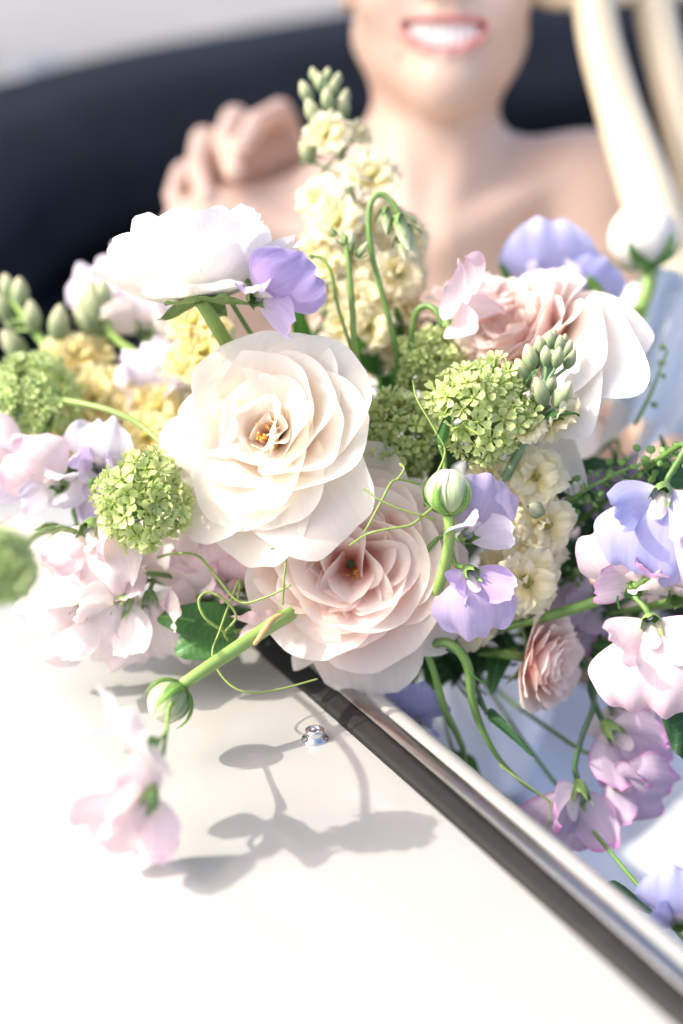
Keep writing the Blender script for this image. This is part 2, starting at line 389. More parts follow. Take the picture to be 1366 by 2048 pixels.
obj('stud_hole', mesh_of('stud_hole', V, F, UV), plain('rust', (.12, .05, .03), .8), stud)
# cockpit: inner side, floor, far side
mb = MB(); box(mb, -1.4, 1.2, .05, 1.32, .22, .26); mb.build('cockpit_floor', MT['cockpit_dark'], car, smooth=False)
mb = MB(); box(mb, -1.4, 1.2, .034, .045, .26, .90); mb.build('inner_side', MT['leather_black'], car, smooth=False)
V, F, UV = sweep([(1.32, .26), (1.32, .90), (1.335, .95), (1.38, .955), (1.5, .945), (1.72, .90), (1.86, .78), (1.93, .5), (1.95, .1)], -1.9, 1.4, 40)
obj('far_side_panel', mesh_of('far_side_panel', V, F, UV), MT['car_paint'], car)
# seat back behind the bride
mb = MB()
nu, nv = 40, 20
V, F = [], []
for i in range(nu + 1):
    for j in range(nv + 1):
        a = i / nu; b = j / nv
        y = .10 + a * 1.16; th = b * math.pi
        z = .45 + (.52 + .02 * math.cos((a - .5) * 3)) * math.sin(th) ** .6 * 1.0 if False else .30 + .66 * math.sin(th) ** .35
        xx = -.66 + .09 * math.cos(th) + .012 * abs(math.sin(a * math.pi * 9)) ** .4 * math.sin(th)
        V.append((xx, y, z)); 
for i in range(nu):
    for j in range(nv):
        a = i * (nv + 1) + j; F.append((a, a + 1, a + nv + 2, a + nv + 1))
mb.add(V, F); mb.build('seat_back', MT['leather_black'], car)
# folded hood: a fat roll of layered cloth round the back of the cockpit
def hood_roll(name, zc, zr, xr, xoff, mat, amp, seed, ph=0.0):
    rr = random.Random(seed); ks = [rr.uniform(0, 6.28) for _ in range(6)]
    path = [Vector((-.55, -.06, 0)), Vector((-.80, -.05, 0)), Vector((-.98, .08, 0)), Vector((-1.06, .32, 0)), Vector((-1.10, .66, 0)), Vector((-1.06, 1.02, 0)), Vector((-.98, 1.27, 0)), Vector((-.80, 1.40, 0)), Vector((-.55, 1.42, 0))]
    c = crom(path, 64); V, F, UV = [], [], []; sd = 36
    for k, p in enumerate(c):
        t = (c[min(k + 1, 64)] - c[max(k - 1, 0)]).normalized(); nb = Vector((-t.y, t.x, 0)); f = k / 64
        taper = .35 + .65 * min(1, math.sin(f * math.pi) * 1.9)
        rise = .05 * math.sin(f * math.pi) - .085 * (1 - min(1, max(0, (f - .12) / .42)) ** 1.3)
        for j in range(sd):
            a = 2 * math.pi * j / sd
            wr = 1 + amp * (math.sin(5 * a + ks[0] + f * 4) * .5 + math.sin(9 * a + ks[1] - f * 7) * .3 + math.sin(f * 40 + ks[2] + 2 * a) * .12)
            q = p - nb * xoff + nb * (math.cos(a) * xr * wr * taper)
            V.append((q.x, q.y, zc + rise + math.sin(a) * zr * wr * taper)); UV.append((j / sd, f))
    for k in range(64):
        for j in range(sd):
            a, b = k * sd + j, k * sd + (j + 1) % sd; F.append((a, b, b + sd, a + sd))
    return obj(name, mesh_of(name, V, F, UV), mat, car)
hood_roll('hood_fold', 1.075, .105, .17, 0, MT['hood_cloth'], .07, 3)
hood_roll('hood_fold', .955, .055, .15, -.015, MT['hood_cloth'], .08, 5)
hood_roll('hood_cover', .905, .03, .19, .0, MT['leather_black'], .03, 8)
# rear deck behind the hood
V, F = [], []; nu, nv = 40, 30
for i in range(nu + 1):
    for j in range(nv + 1):
        a, b = i / nu, j / nv; y = -.40 + 2.1 * a; x = -1.0 - 1.9 * b
        z = .985 - .07 * b ** 2.2 - .55 * max(0, b - .86) ** 1.2 * 3 - .45 * abs(a - .5) ** 2.6 * 1.4
        V.append((x, y, z))
for i in range(nu):
    for j in range(nv):
        a = i * (nv + 1) + j; F.append((a, a + nv + 1, a + nv + 2, a + 1))
obj('rear_deck', mesh_of('rear_deck', V, F), MT['car_paint'], car)
V, F, UV = tube_data([Vector((-2.3, .62, .93)), Vector((-2.3, .64, 1.0)), Vector((-2.3, .74, 1.005)), Vector((-2.3, .76, .93))], .013, 12)
obj('deck_handle', mesh_of('deck_handle', V, F, UV), MT['chrome'], car)

# ------------------------------------------------------------------ people: one continuous surface from a smooth distance field
def surface_nets(f, lo, hi, h):
    lo = np.array(lo, float); hi = np.array(hi, float)
    n = np.ceil((hi - lo) / h).astype(int) + 1
    ax = [lo[i] + h * np.arange(n[i]) for i in range(3)]
    X, Y, Z = np.meshgrid(*[a.astype(np.float32) for a in ax], indexing='ij')
    Vv = f(X, Y, Z); ins = Vv < 0
    cn = tuple(n - 1); S = np.zeros(cn + (3,), np.float32); C = np.zeros(cn, np.float32)
    for a in range(3):
        o1, o2 = [k for k in range(3) if k != a]
        sl0 = [slice(None)] * 3; sl1 = [slice(None)] * 3; sl0[a] = slice(0, -1); sl1[a] = slice(1, None)
        v0, v1 = Vv[tuple(sl0)], Vv[tuple(sl1)]; cr = ins[tuple(sl0)] != ins[tuple(sl1)]
        t = np.where(cr, v0 / np.where(cr, v0 - v1, 1), 0)
        for d1 in (0, 1):
            for d2 in (0, 1):
                s = [slice(None)] * 3
                s[o1] = slice(d1, d1 + n[o1] - 1); s[o2] = slice(d2, d2 + n[o2] - 1)
                c = cr[tuple(s)]; tt = t[tuple(s)]
                C += c; S[..., a] += c * tt; S[..., o1] += c * d1; S[..., o2] += c * d2
    act = C > 0; idx = -np.ones(cn, int); idx[act] = np.arange(act.sum())
    base = np.stack(np.meshgrid(*[np.arange(k) for k in cn], indexing='ij'), -1)[act]
    verts = lo + h * (base + S[act] / C[act][:, None])
    faces = []
    for a in range(3):
        o1, o2 = (a + 1) % 3, (a + 2) % 3
        sl0 = [slice(None)] * 3; sl1 = [slice(None)] * 3; sl0[a] = slice(0, -1); sl1[a] = slice(1, None)
        i0 = ins[tuple(sl0)]; cr = i0 != ins[tuple(sl1)]
        p = np.argwhere(cr); p = p[(p[:, o1] > 0) & (p[:, o2] > 0) & (p[:, o1] < n[o1] - 1) & (p[:, o2] < n[o2] - 1)]
        def cell(d1, d2):
            q = p.copy(); q[:, o1] += d1; q[:, o2] += d2; return idx[q[:, 0], q[:, 1], q[:, 2]]
        quad = np.stack([cell(-1, -1), cell(0, -1), cell(0, 0), cell(-1, 0)], 1)
        fl = ~i0[p[:, 0], p[:, 1], p[:, 2]]; quad[fl] = quad[fl][:, ::-1]
        faces.append(quad)
    F = np.concatenate(faces); F = F[(F >= 0).all(1)]
    return verts, F

def smin(a, b, k):
    h = np.clip(.5 + .5 * (b - a) / k, 0, 1); return b + (a - b) * h - k * h * (1 - h)
def ell(X, Y, Z, c, r):
    k0 = np.sqrt(((X - c[0]) / r[0]) ** 2 + ((Y - c[1]) / r[1]) ** 2 + ((Z - c[2]) / r[2]) ** 2)
    return (k0 - 1) * min(r)
def cap(X, Y, Z, a, b, ra, rb):
    ba = [b[i] - a[i] for i in range(3)]; dd = sum(q * q for q in ba)
    t = np.clip(((X - a[0]) * ba[0] + (Y - a[1]) * ba[1] + (Z - a[2]) * ba[2]) / dd, 0, 1)
    return np.sqrt((X - a[0] - t * ba[0]) ** 2 + (Y - a[1] - t * ba[1]) ** 2 + (Z - a[2] - t * ba[2]) ** 2) - (ra + (rb - ra) * t)

# bride's frame: x right, y up, z towards the photographer, origin between the lips
HM = frame(P(890, 72, 1.30), D(0, 0, 1))
bride = thing('person', 'smiling woman with bare shoulders sitting in the open car in a white dress', 'person', HM)
LUP = [(-.0365, .0140, -.014), (-.022, .0125, -.002), (-.008, .0125, .0060), (0, .0112, .0068), (.008, .0125, .0060), (.022, .0125, -.002), (.0365, .0140, -.014)]
LLO = [(-.0380, .0135, -.015), (-.027, .0000, -.002), (-.014, -.0110, .0050), (0, -.0148, .0070), (.014, -.0110, .0050), (.027, .0000, -.002), (.0380, .0135, -.015)]
SHL, SHR = (-.178, -.158, -.085), (.130, -.102, -.125)
def bride_sdf(X, Y, Z):
    d = ell(X, Y, Z, (0, .098, -.09), (.074, .105, .094))
    d = smin(d, ell(X, Y, Z, (.002, .020, -.058), (.0655, .066, .062)), .028)
    d = smin(d, cap(X, Y, Z, (-.052, .018, -.085), (0, -.029, -.020), .012, .016), .026)
    d = smin(d, cap(X, Y, Z, (.052, .018, -.085), (0, -.029, -.020), .012, .016), .026)
    d = smin(d, ell(X, Y, Z, (0, -.035, -.013), (.021, .017, .018)), .022)
    for s in (-1, 1):
        d = smin(d, ell(X, Y, Z, (s * .043, .036, -.022), (.022, .02, .02)), .02)
        d = smin(d, ell(X, Y, Z, (s * .0115, .036, .012), (.009, .007, .009)), .008)
        d = smin(d, ell(X, Y, Z, (s * .074, .075, -.105), (.007, .026, .016)), .008)
        ed = ell(X, Y, Z, (s * .032, .085, .010), (.015, .0065, .012)); d = -smin(-d, ed, .010)
    d = smin(d, cap(X, Y, Z, (0, .085, -.002), (0, .041, .019), .009, .010), .014)
    # neck with its two cords, throat, trapezius, shoulders
    d = smin(d, cap(X, Y, Z, (0, .01, -.097), (-.008, -.135, -.108), .047, .050), .024)
    for s, sh in ((-1, SHL), (1, SHR)):
        d = smin(d, cap(X, Y, Z, (s * .038, .0, -.09), (-.012 + s * .012, -.135, -.054), .009, .008), .014)
        d = smin(d, cap(X, Y, Z, (-.006 + s * .022, -.08, -.125), (sh[0], sh[1] + .005, sh[2] - .02), .032, .033), .042)
        d = smin(d, ell(X, Y, Z, sh, (.05, .052, .05)), .04)
        d = smin(d, cap(X, Y, Z, (-.012 + s * .016, -.147, -.052), (sh[0] * .86, sh[1] + .018, sh[2] + .028), .008, .008), .016)
    d = smin(d, ell(X, Y, Z, (-.025, -.27, -.135), (.15, .17, .085)), .06)
    d = smin(d, ell(X, Y, Z, (-.03, -.46, -.15), (.125, .2, .09)), .07)
    for s in (-1, 1): d = smin(d, ell(X, Y, Z, (-.025 + s * .07, -.30, -.075), (.062, .06, .05)), .05)
    for sh, el, wr in ((SHL, (-.235, -.40, -.07), (-.13, -.47, .10)), (SHR, (.185, -.37, -.10), (.10, -.46, .08))):
        d = smin(d, cap(X, Y, Z, sh, el, .043, .034), .03)
        d = smin(d, cap(X, Y, Z, el, wr, .034, .024), .015)
        for k in range(4):
            o = (k - 1.5) * .017
            d = smin(d, cap(X, Y, Z, (wr[0], wr[1] + o * .5, wr[2]), (wr[0] + .05 - abs(o), wr[1] + o, wr[2] + .055), .016, .0085), .006)
    # lips and the open mouth
    for pl, r0 in ((LUP, .0028), (LLO, .0040)):
        for a, b in zip(pl[:-1], pl[1:]): d = smin(d, cap(X, Y, Z, a, b, r0, r0), .006)
    q = (X / .035) ** 2
    yu = .0098 + .003 * q; yl = -.0105 + .0225 * q
    m2 = np.maximum(np.maximum(Y - yu, yl - Y), np.maximum(-.03 - Z, np.abs(X) - .035))
    return -smin(-d, m2, .003)
bv, bf = surface_nets(bride_sdf, (-.30, -.56, -.27), (.26, .22, .18), .0042)
me = mesh_of('body', bv, bf)
dl = np.full(len(bv), 9.0)
for pl, o in ((LUP, .0014), (LLO, 0)):
    for a, b in zip(pl[:-1], pl[1:]): dl = np.minimum(dl, o + cap(bv[:, 0], bv[:, 1], bv[:, 2], a, b, 0, 0))
lip = np.clip((.0062 - dl) / .0024, 0, 1)
inside = (np.abs(bv[:, 0]) < .035) & (bv[:, 2] < -.012) & (np.abs(bv[:, 1]) < .014) & (bv[:, 2] > -.04)
lip[inside] = 1
at = me.attributes.new('lip', 'FLOAT', 'POINT'); at.data.foreach_set('value', lip.astype(np.float32))
obj('body', me, MT['skin'], bride)
# teeth: upper row, one by one
for k in range(8):
    x = (k - 3.5) * .0070; z = .0022 - 9.0 * x * x
    hgt = (.0180 - 11.5 * x * x)
    mb = MB(); V = []; F = []
    for iy in range(5):
        for ix in range(5):
            a = (ix / 4 - .5); b = iy / 4
            V.append((a * .0071 * (1 - .12 * b * b), -b * hgt, -.0026 * (2 * a) ** 2 - .0015 * (2 * b - 1) ** 4))
    for iy in range(4):
        for ix in range(4):
            a = iy * 5 + ix; F.append((a, a + 5, a + 6, a + 1))
    mb.add(V, F); mb.build('tooth', MT['teeth'], bride, Matrix.Translation((x, .0105, z - .0025)) @ Matrix.Rotation(math.atan(19 * x), 4, 'Y'))
for s in (-1, 1):
    V, F = surface_nets(lambda X, Y, Z: np.sqrt(X ** 2 + Y ** 2 + Z ** 2) - .0122, (-.014,) * 3, (.014,) * 3, .002)
    e = obj('eye', mesh_of('eye', V, F), MT['eye_white'], bride, Matrix.Translation((s * .032, .085, -.0125)))
    V, F = surface_nets(lambda X, Y, Z: ell(X, Y, Z, (0, 0, .0105), (.0055, .0055, .0026)), (-.008, -.008, .006), (.008, .008, .015), .0008)
    obj('iris', mesh_of('iris', V, F), MT['iris'], e)
def hair_sdf(X, Y, Z):
    d = ell(X, Y, Z, (0, .112, -.105), (.084, .108, .10))
    wave = .003 * np.sin(X * 260 + np.sin(Y * 60) * 2) * np.cos(Z * 40)
    d = d + wave
    front = -(Z + .045 + (Y - .19) * .55)           # keep the face free
    d = -smin(-d, -(front), .02) if False else np.maximum(d, -front)
    d = np.maximum(d, -(Y - .045))
    return smin(d, ell(X, Y, Z, (0, .10, -.20), (.05, .05, .045)) + wave, .02)
V, F = surface_nets(hair_sdf, (-.1, .0, -.26), (.1, .24, .02), .005)
obj('hair', mesh_of('hair', V, F), MT['hair'], bride)
# bodice and skirt
def bodice_sdf(X, Y, Z):
    d = ell(X, Y, Z, (-.025, -.27, -.135), (.15, .17, .085))
    d = smin(d, ell(X, Y, Z, (-.03, -.46, -.15), (.125, .2, .09)), .07)
    for s in (-1, 1): d = smin(d, ell(X, Y, Z, (-.025 + s * .07, -.30, -.075), (.062, .06, .05)), .05)
    d = d - .006 - .0012 * np.sin(X * 220 + Y * 60)
    return np.maximum(d, Y + .265 - .012 * np.cos((X + .025) * 40))
V, F = surface_nets(bodice_sdf, (-.24, -.60, -.28), (.18, -.22, .02), .006)
obj('bodice', mesh_of('bodice', V, F), MT['dress'], bride)
# skirt over the lap: folds of heavy cloth, in the car's own axes
V, F, UV = [], [], []; nu, nv = 70, 90
ci = HM.inverted() @ CARM
for i in range(nu + 1):
    for j in range(nv + 1):
        a, b = i / nu, j / nv; y = .055 + .86 * a; x = -.52 + 1.45 * b
        lap = .19 * math.exp(-((a - .50) / .30) ** 2) * (1 / (1 + math.exp((b - .62) * 9)))
        z = .50 + lap + .05 * b
        z += .030 * math.sin(a * 19 + 2.4 * math.sin(b * 3.1) + b * 2) * (.35 + .65 * b) + .016 * math.sin(a * 37 + b * 9 + 1.3) + .012 * math.sin(b * 23 + a * 8)
        z += .05 * math.exp(-((a - .02) / .06) ** 2)
        V.append(ci @ Vector((x, y, z))); UV.append((a, b))
for i in range(nu):
    for j in range(nv):
        a = i * (nv + 1) + j; F.append((a, a + 1, a + nv + 2, a + nv + 1))
sk = obj('skirt', mesh_of('skirt', V, F, UV), MT['dress'], bride)
# gathered tulle of the dress at her side, behind the white rose
hi = HM.inverted()
for q, (x0, y0, x1, y1, dd, wd) in enumerate([(1215, 860, 1300, 600, 1.19, .05), (1270, 900, 1390, 610, 1.20, .06), (1330, 930, 1470, 660, 1.22, .07)]):
    V, F, UV = [], [], []
    for i in range(15):
        for j in range(21):
            a, b = i / 14 - .5, j / 20
            p = P(x0 + (x1 - x0) * b, y0 + (y1 - y0) * b, dd + .02 * b)
            side = D(.85, .35, 0)
            off = side * (a * wd * (1 + .5 * b)) - CF * (.012 * math.cos(a * 7 + q) + .004 * math.sin(a * 30 + b * 6 + q) * b) + D(0, 1, 0) * (.02 * math.cos(a * 3))
            V.append(hi @ (p + off)); UV.append((a + .5, b))
    for i in range(14):
        for j in range(20):
            k = i * 21 + j; F.append((k, k + 21, k + 22, k + 1))
    obj('dress_gather', mesh_of('dress_gather', V, F, UV), MT['dress'], bride)

# second person's hand on her shoulder, arm behind her back
FG = [[(575, 290, 1.470), (560, 224, 1.432), (514, 246, 1.388), (480, 300, 1.356)],
      [(510, 320, 1.470), (470, 238, 1.428), (448, 282, 1.384), (468, 345, 1.350)],
      [(455, 360, 1.470), (408, 280, 1.428), (394, 335, 1.384), (412, 400, 1.350)],
      [(405, 400, 1.470), (368, 345, 1.428), (348, 390, 1.388), (358, 440, 1.356)]]
FGR = [(.0125, .0115, .0098, .0082), (.0128, .0118, .0102, .0084), (.0125, .0114, .0098, .0080), (.0112, .0102, .0086, .0072)]
HC = P(480, 330, 1.44); HAM = frame(HC, D(0, 0, 1)); hinv = HAM.inverted()
fl = [[tuple(hinv @ P(*p)) for p in f] for f in FG]
thumb = [tuple(hinv @ P(*p)) for p in ((560, 400, 1.53), (520, 440, 1.52), (490, 460, 1.505))]
wrist = tuple(hinv @ P(600, 430, 1.56)); elbow = tuple(hinv @ P(840, 640, 1.66))
def hand_sdf(X, Y, Z):
    d = cap(X, Y, Z, wrist, elbow, .029, .040)
    kn = [f[0] for f in fl]
    for k, f in enumerate(fl):
        d = smin(d, cap(X, Y, Z, wrist, f[0], .020, .0125), .014)
    for fa, fb in zip(fl[:-1], fl[1:]):
        d = smin(d, cap(X, Y, Z, (fa[1][0] + .003, fa[1][1] - .004, fa[1][2] - .020), (fb[1][0] + .003, fb[1][1] - .004, fb[1][2] - .020), .0125, .0125), .008)
        d = smin(d, cap(X, Y, Z, fa[0], fb[0], .016, .016), .012)
    for k, f in enumerate(fl):
        g = cap(X, Y, Z, f[0], f[1], FGR[k][0], FGR[k][1])
        for q in (1, 2): g = np.minimum(g, cap(X, Y, Z, f[q], f[q + 1], FGR[k][q], FGR[k][q + 1]))
        d = smin(d, g, .0022)
    g = cap(X, Y, Z, wrist, thumb[0], .02, .014)
    for q in (0, 1): g = smin(g, cap(X, Y, Z, thumb[q], thumb[q + 1], .013, .011), .004)
    return smin(d, g, .008)
V, F = surface_nets(hand_sdf, (-.10, -.20, -.30), (.24, .09, .10), .0034)
man = thing('person', 'dark sleeved arm behind the woman with its hand on her bare shoulder', 'person', HAM)
obj('body', mesh_of('body', V, F), MT['skin'], man)
wv, ev = Vector(wrist), Vector(elbow); V, F, UV = tube_data([wv.lerp(ev, .28), wv.lerp(ev, .6), ev, ev + Vector((.10, -.06, -.04))], [.046, .05, .058, .07], 20, 18, .05)
obj('sleeve', mesh_of('sleeve', V, F, UV), MT['sleeve_navy'], man)

# cream bars beside her
fr = thing('curved_frame', 'curved cream bars rising in front of the woman at the picture\'s right edge', 'frame', Matrix.Translation(P(1420, 620, 1.3)))
tube('curved_bar', [P(1185, -140, 1.33), P(1192, 40, 1.31), P(1232, 200, 1.29), P(1300, 400, 1.27), P(1362, 600, 1.26), P(1450, 900, 1.25), P(1560, 1300, 1.27)], [.0165, .0165, .0175, .021, .022, .022, .022], MT['frame_cream'], fr, 16, 40)
tube('rear_bar', [P(1290, -160, 1.37), P(1310, 20, 1.36), P(1340, 160, 1.34), P(1385, 330, 1.32), P(1440, 560, 1.31), P(1530, 880, 1.30), P(1640, 1280, 1.3)], .0165, MT['frame_cream'], fr, 16, 40)
tube('crossbar', [P(1050, -30, 1.37), P(1110, -8, 1.35), P(1170, -14, 1.34), P(1300, -20, 1.36), P(1500, -40, 1.40)], .0115, MT['frame_cream'], fr, 14, 24)

# ------------------------------------------------------------------ flowers
def petal_grid(L, W, ph0, ph1, cup, tip=0, ruffle=0.0, notch=0.0, base=.3, top=.35, seed=0, nu=12, nv=12, freq=2.0, pw=1.0, skew=0, fold=0, pt=2.4, side_curl=0, rim=.0012, wob=.0):
    """a petal as a curved sheet: starts at the origin, z is the flower's axis, x points outwards"""
    r = random.Random(seed); ph = [r.uniform(0, 6.28) for _ in range(8)]; am = [r.uniform(.5, 1) for _ in range(8)]
    M = 40; dr = np.zeros(M + 1); dz = np.zeros(M + 1); phi = np.zeros(M + 1)
    for k in range(M + 1):
        s = k / M; phi[k] = rad(ph0 + (ph1 - ph0) * s ** pw + tip * max(0, (s - .72) / .28) ** 1.6)
        if k: dr[k] = dr[k - 1] + math.sin(phi[k - 1]) * L / M; dz[k] = dz[k - 1] + math.cos(phi[k - 1]) * L / M
    V, UV = [], []
    for j in range(nv + 1):
        s0 = j / nv
        for i in range(nu + 1):
            t = -1 + 2 * i / nu
            lf = 1 - top * abs(t) ** pt - notch * math.exp(-(t / .2) ** 2) + .022 * math.sin(3.1 * t + ph[6]) * am[6] + .006 * math.sin(9 * t + ph[7])
            s = min(1, s0 * lf)
            wv = W / 2 * (base + (1 - base) * math.sin(min(1, s0 / .68) * math.pi / 2) ** .9) * (1 - .10 * max(0, s0 - .7) / .3)
            f = s * M; k = min(int(f), M - 1); u = f - k
            cr = dr[k] + (dr[k + 1] - dr[k]) * u; cz = dz[k] + (dz[k + 1] - dz[k]) * u; p = phi[k] + (phi[k + 1] - phi[k]) * u
            th = cup * t * (1 - .25 * s)
            y = wv * (math.sin(th) / cup if abs(cup) > .02 else t); n = wv * ((1 - math.cos(th)) / cup if abs(cup) > .02 else 0)
            n += fold * wv * abs(t) - side_curl * wv * max(0, abs(t) - .6) ** 2 * s * 4
            e = s ** 2.0
            n += ruffle * e * (am[0] * math.sin(freq * math.pi * t + ph[0]) * (.35 + .65 * abs(t)) + .55 * am[1] * math.sin(freq * 2.1 * math.pi * t + ph[1]) * s + .5 * am[2] * math.sin(5 * s + 2 * t + ph[2]))
            n -= rim * (max(0, max(abs(t), s0) - .78) / .22) ** 2
            if wob: n += wob * s * (math.sin(t * 2.3 + s * 3.1 + ph[4]) * am[3] + .6 * math.sin(s * 5.7 - t * 1.7 + ph[5]) * am[4])
            y += skew * s * s * W + ruffle * .4 * e * math.sin(4 * s + ph[3] + t)
            V.append((cr - math.cos(p) * n, y, cz + math.sin(p) * n)); UV.append((i / nu, s0))
    F = [(j * (nu + 1) + i, j * (nu + 1) + i + 1, (j + 1) * (nu + 1) + i + 1, (j + 1) * (nu + 1) + i) for j in range(nv) for i in range(nu)]
    return V, F, UV

_seed = [100]
def petal(root, mat, az, L, W, ph0, ph1, cup=.6, r0=.003, z0=0, roll=0, name='petal', **k):
    _seed[0] += 1; k.setdefault('seed', _seed[0])
    V, F, UV = petal_grid(L, W, ph0, ph1, cup, **k)
    M = Matrix.Rotation(rad(az), 4, 'Z') @ Matrix.Translation((r0, 0, z0)) @ Matrix.Rotation(rad(roll), 4, 'X')
    return obj(name, mesh_of(name, V, F, UV), MT[mat], root, M)

def ring(root, mat, n, az0, L, W, ph0, ph1, cup=.6, jit=1.0, **k):
    for i in range(n):
        j = jit
        petal(root, mat, az0 + 360 * i / n + U(-8, 8) * j, L * U(1 - .06 * j, 1 + .06 * j), W * U(1 - .08 * j, 1 + .08 * j), ph0 + U(-5, 5) * j, ph1 + U(-7, 7) * j, cup * U(.85, 1.15), roll=U(-9, 9) * j, **k)

BIND = P(880, 1210, 1.20)
def stem(root, pts, r=.0024, mat='stem_green', to_bind=True, sides=8, name='stem', knob=0):
    pts = list(pts)
    if not to_bind and len(pts) < 2: pts.append(pts[0] + Vector((.004, .012, -.012)))
    if to_bind:
        e = BIND + Vector((U(-.012, .012), U(-.01, .01), U(-.012, .012)))
        pts.append(pts[-1].lerp(e, .55) + CF * .02 - CU * .012); pts.append(e)
    return tube(name, pts, r, MT[mat], root, sides, knob=knob)

# ---- hero roses
def F_(name, label, cat, px, py, d, axis, group=None, xh=None):
    return thing(name, label, cat, frame(P(px, py, d), D(*axis), xh), group)

# big open cream rose
A = (-.20, .26, .94)
r3 = F_('rose', 'large open cream rose with orange stamens at the middle of the bouquet', 'rose', 548, 880, 1.012, A, 'garden roses')
c = 'cream_rose'
for az, L, W, p0, p1, cu, kw in [
    # wide outer petals hanging below
    (-132, .076, .074, 62, 108, .45, dict(tip=10, ruffle=.003)), (-98, .080, .080, 66, 114, .4, dict(tip=6, ruffle=.003, z0=-.002)),
    (-50, .082, .092, 62, 108, .4, dict(tip=8, ruffle=.002, z0=-.001, top=.2, pt=4)), (-164, .068, .062, 66, 96, .5, dict(tip=20, ruffle=.003)),
    (-112, .066, .078, 58, 94, .6, dict(tip=5, ruffle=.003)), (-72, .064, .082, 56, 90, .6, dict(tip=8, ruffle=.002)),
    # right-hand rim, overlapping rounds
    (-10, .063, .096, 58, 74, .9, dict(tip=14, ruffle=.0015)), (36, .066, .098, 56, 72, .9, dict(tip=12, ruffle=.0015)),
    (78, .066, .094, 56, 74, .85, dict(tip=12, ruffle=.0015)), (120, .060, .086, 56, 74, .8, dict(tip=14, ruffle=.002)),
    (158, .058, .082, 58, 78, .7, dict(tip=22, ruffle=.003)), (196, .058, .072, 60, 84, .6, dict(tip=24, ruffle=.004)),
    # second round
    (28, .056, .094, 46, 54, 1.1, dict(tip=10, ruffle=.002)), (82, .056, .092, 44, 52, 1.05, dict(tip=10, ruffle=.002)), (140, .047, .080, 44, 62, .85, dict(tip=22, ruffle=.004)),
    (-160, .052, .066, 50, 74, .6, dict(tip=30, ruffle=.005)), (-28, .054, .084, 48, 58, 1.0, dict(tip=8, ruffle=.002)), (-85, .054, .078, 52, 74, .8, dict(tip=10, ruffle=.003)), 
    # loose inner petals
    (20, .046, .074, 32, 40, 1.2, dict(tip=10, ruffle=.003)), (72, .046, .074, 30, 38, 1.2, dict(tip=10, ruffle=.003)), (125, .037, .060, 30, 50, .9, dict(tip=26, ruffle=.005)),
    (-172, .037, .054, 36, 64, .7, dict(tip=34, ruffle=.006)), (-45, .041, .064, 34, 46, 1.1, dict(tip=6, ruffle=.003)),
    # folded heart
    (45, .035, .048, 12, 22, 1.5, dict(ruffle=.004, fold=.2)), (100, .029, .042, 16, 34, 1.1, dict(ruffle=.005, tip=16)), (165, .024, .040, 22, 54, .7, dict(ruffle=.006, tip=24)), (-120, .026, .038, 28, 48, .9, dict(ruffle=.005)), (-60, .029, .042, 22, 34, 1.2, dict(ruffle=.004)), (-5, .032, .042, 16, 26, 1.4, dict(ruffle=.004, fold=.15)),
    (65, .026, .028, 4, 12, 1.7, dict(ruffle=.004, fold=.4)), (0, .023, .024, 4, 18, 1.5, dict(ruffle=.004, fold=.3))]:
    kw.setdefault('top', .22); kw.setdefault('pt', 2.6); kw.setdefault('freq', .9)
    petal(r3, c, az + U(-7, 7), L * U(.94, 1.05), W, p0 + U(-4, 4), p1 + U(-6, 6), cu, nu=18, nv=16, roll=U(-12, 12), wob=.0036, **kw)
def stamens(root, n, h, sp, x0=0, y0=0, z0=.004, mat='stamen'):
    mb = MB()
    for _ in range(n):
        a = U(0, 6.28); q = math.sqrt(U(0, 1)) * sp; x, y = x0 + math.cos(a) * q, y0 + math.sin(a) * q; hh = h * U(.7, 1.1)
        mb.add(*tube_data([Vector((x * .4, y * .4, z0)), Vector((x * .8, y * .8, z0 + hh * .6)), Vector((x, y, z0 + hh))], [.0004, .0003], 5, 4))
        mb.add(*tube_data([Vector((x, y, z0 + hh)), Vector((x + .0006, y + .0003, z0 + hh + .0014))], [.0009, .0007], 5, 2))
    return mb.build('stamens', MT[mat], root)
stamens(r3, 34, .016, .0075)
stem(r3, [P(548, 880, 1.012), P(560, 900, 1.05)], .004)

# blush quartered rose
r4 = F_('rose', 'blush pink many petalled rose with folded heart below the cream rose', 'rose', 702, 1128, 1.040, (-.03, .0, 1), 'garden roses')
c = 'blush_rose'
for az, L, W, p0, p1, cu, kw in [
    (-78, .080, .086, 72, 98, .35, dict(tip=6, ruffle=.002, top=.2, pt=3.2)), (-38, .078, .070, 70, 96, .4, dict(tip=8, ruffle=.002)), (-118, .072, .050, 74, 98, .35, dict(tip=4, ruffle=.002, top=.55, pt=1.5)),
    (0, .070, .074, 68, 88, .45, dict(tip=10, ruffle=.002)), (40, .070, .070, 68, 90, .45, dict(tip=10, ruffle=.003)), (78, .076, .074, 66, 86, .5, dict(tip=8, ruffle=.003)), (112, .072, .07, 66, 86, .5, dict(tip=8, ruffle=.003)), (160, .068, .07, 66, 84, .5, dict(tip=8, ruffle=.002)), (200, .064, .066, 66, 86, .5, dict(tip=8, ruffle=.003)), (-148, .064, .062, 66, 86, .5, dict(tip=10, ruffle=.003))]:
    petal(r4, c, az, L, W, p0, p1, cu, nu=14, nv=14, **kw)
RK = dict(top=.18, pt=2.6, freq=.9, nu=18, nv=14, wob=.0032)
ring(r4, c, 5, 15, .0640, .108, 62, 68, 1.0, ruffle=.0018, tip=8, z0=.001, **RK)
ring(r4, c, 4, 50, .0570, .108, 52, 55, 1.2, ruffle=.0018, tip=8, z0=.003, **RK)
ring(r4, c, 4, 5, .0490, .088, 41, 44, 1.35, ruffle=.002, tip=8, z0=.004, **RK)
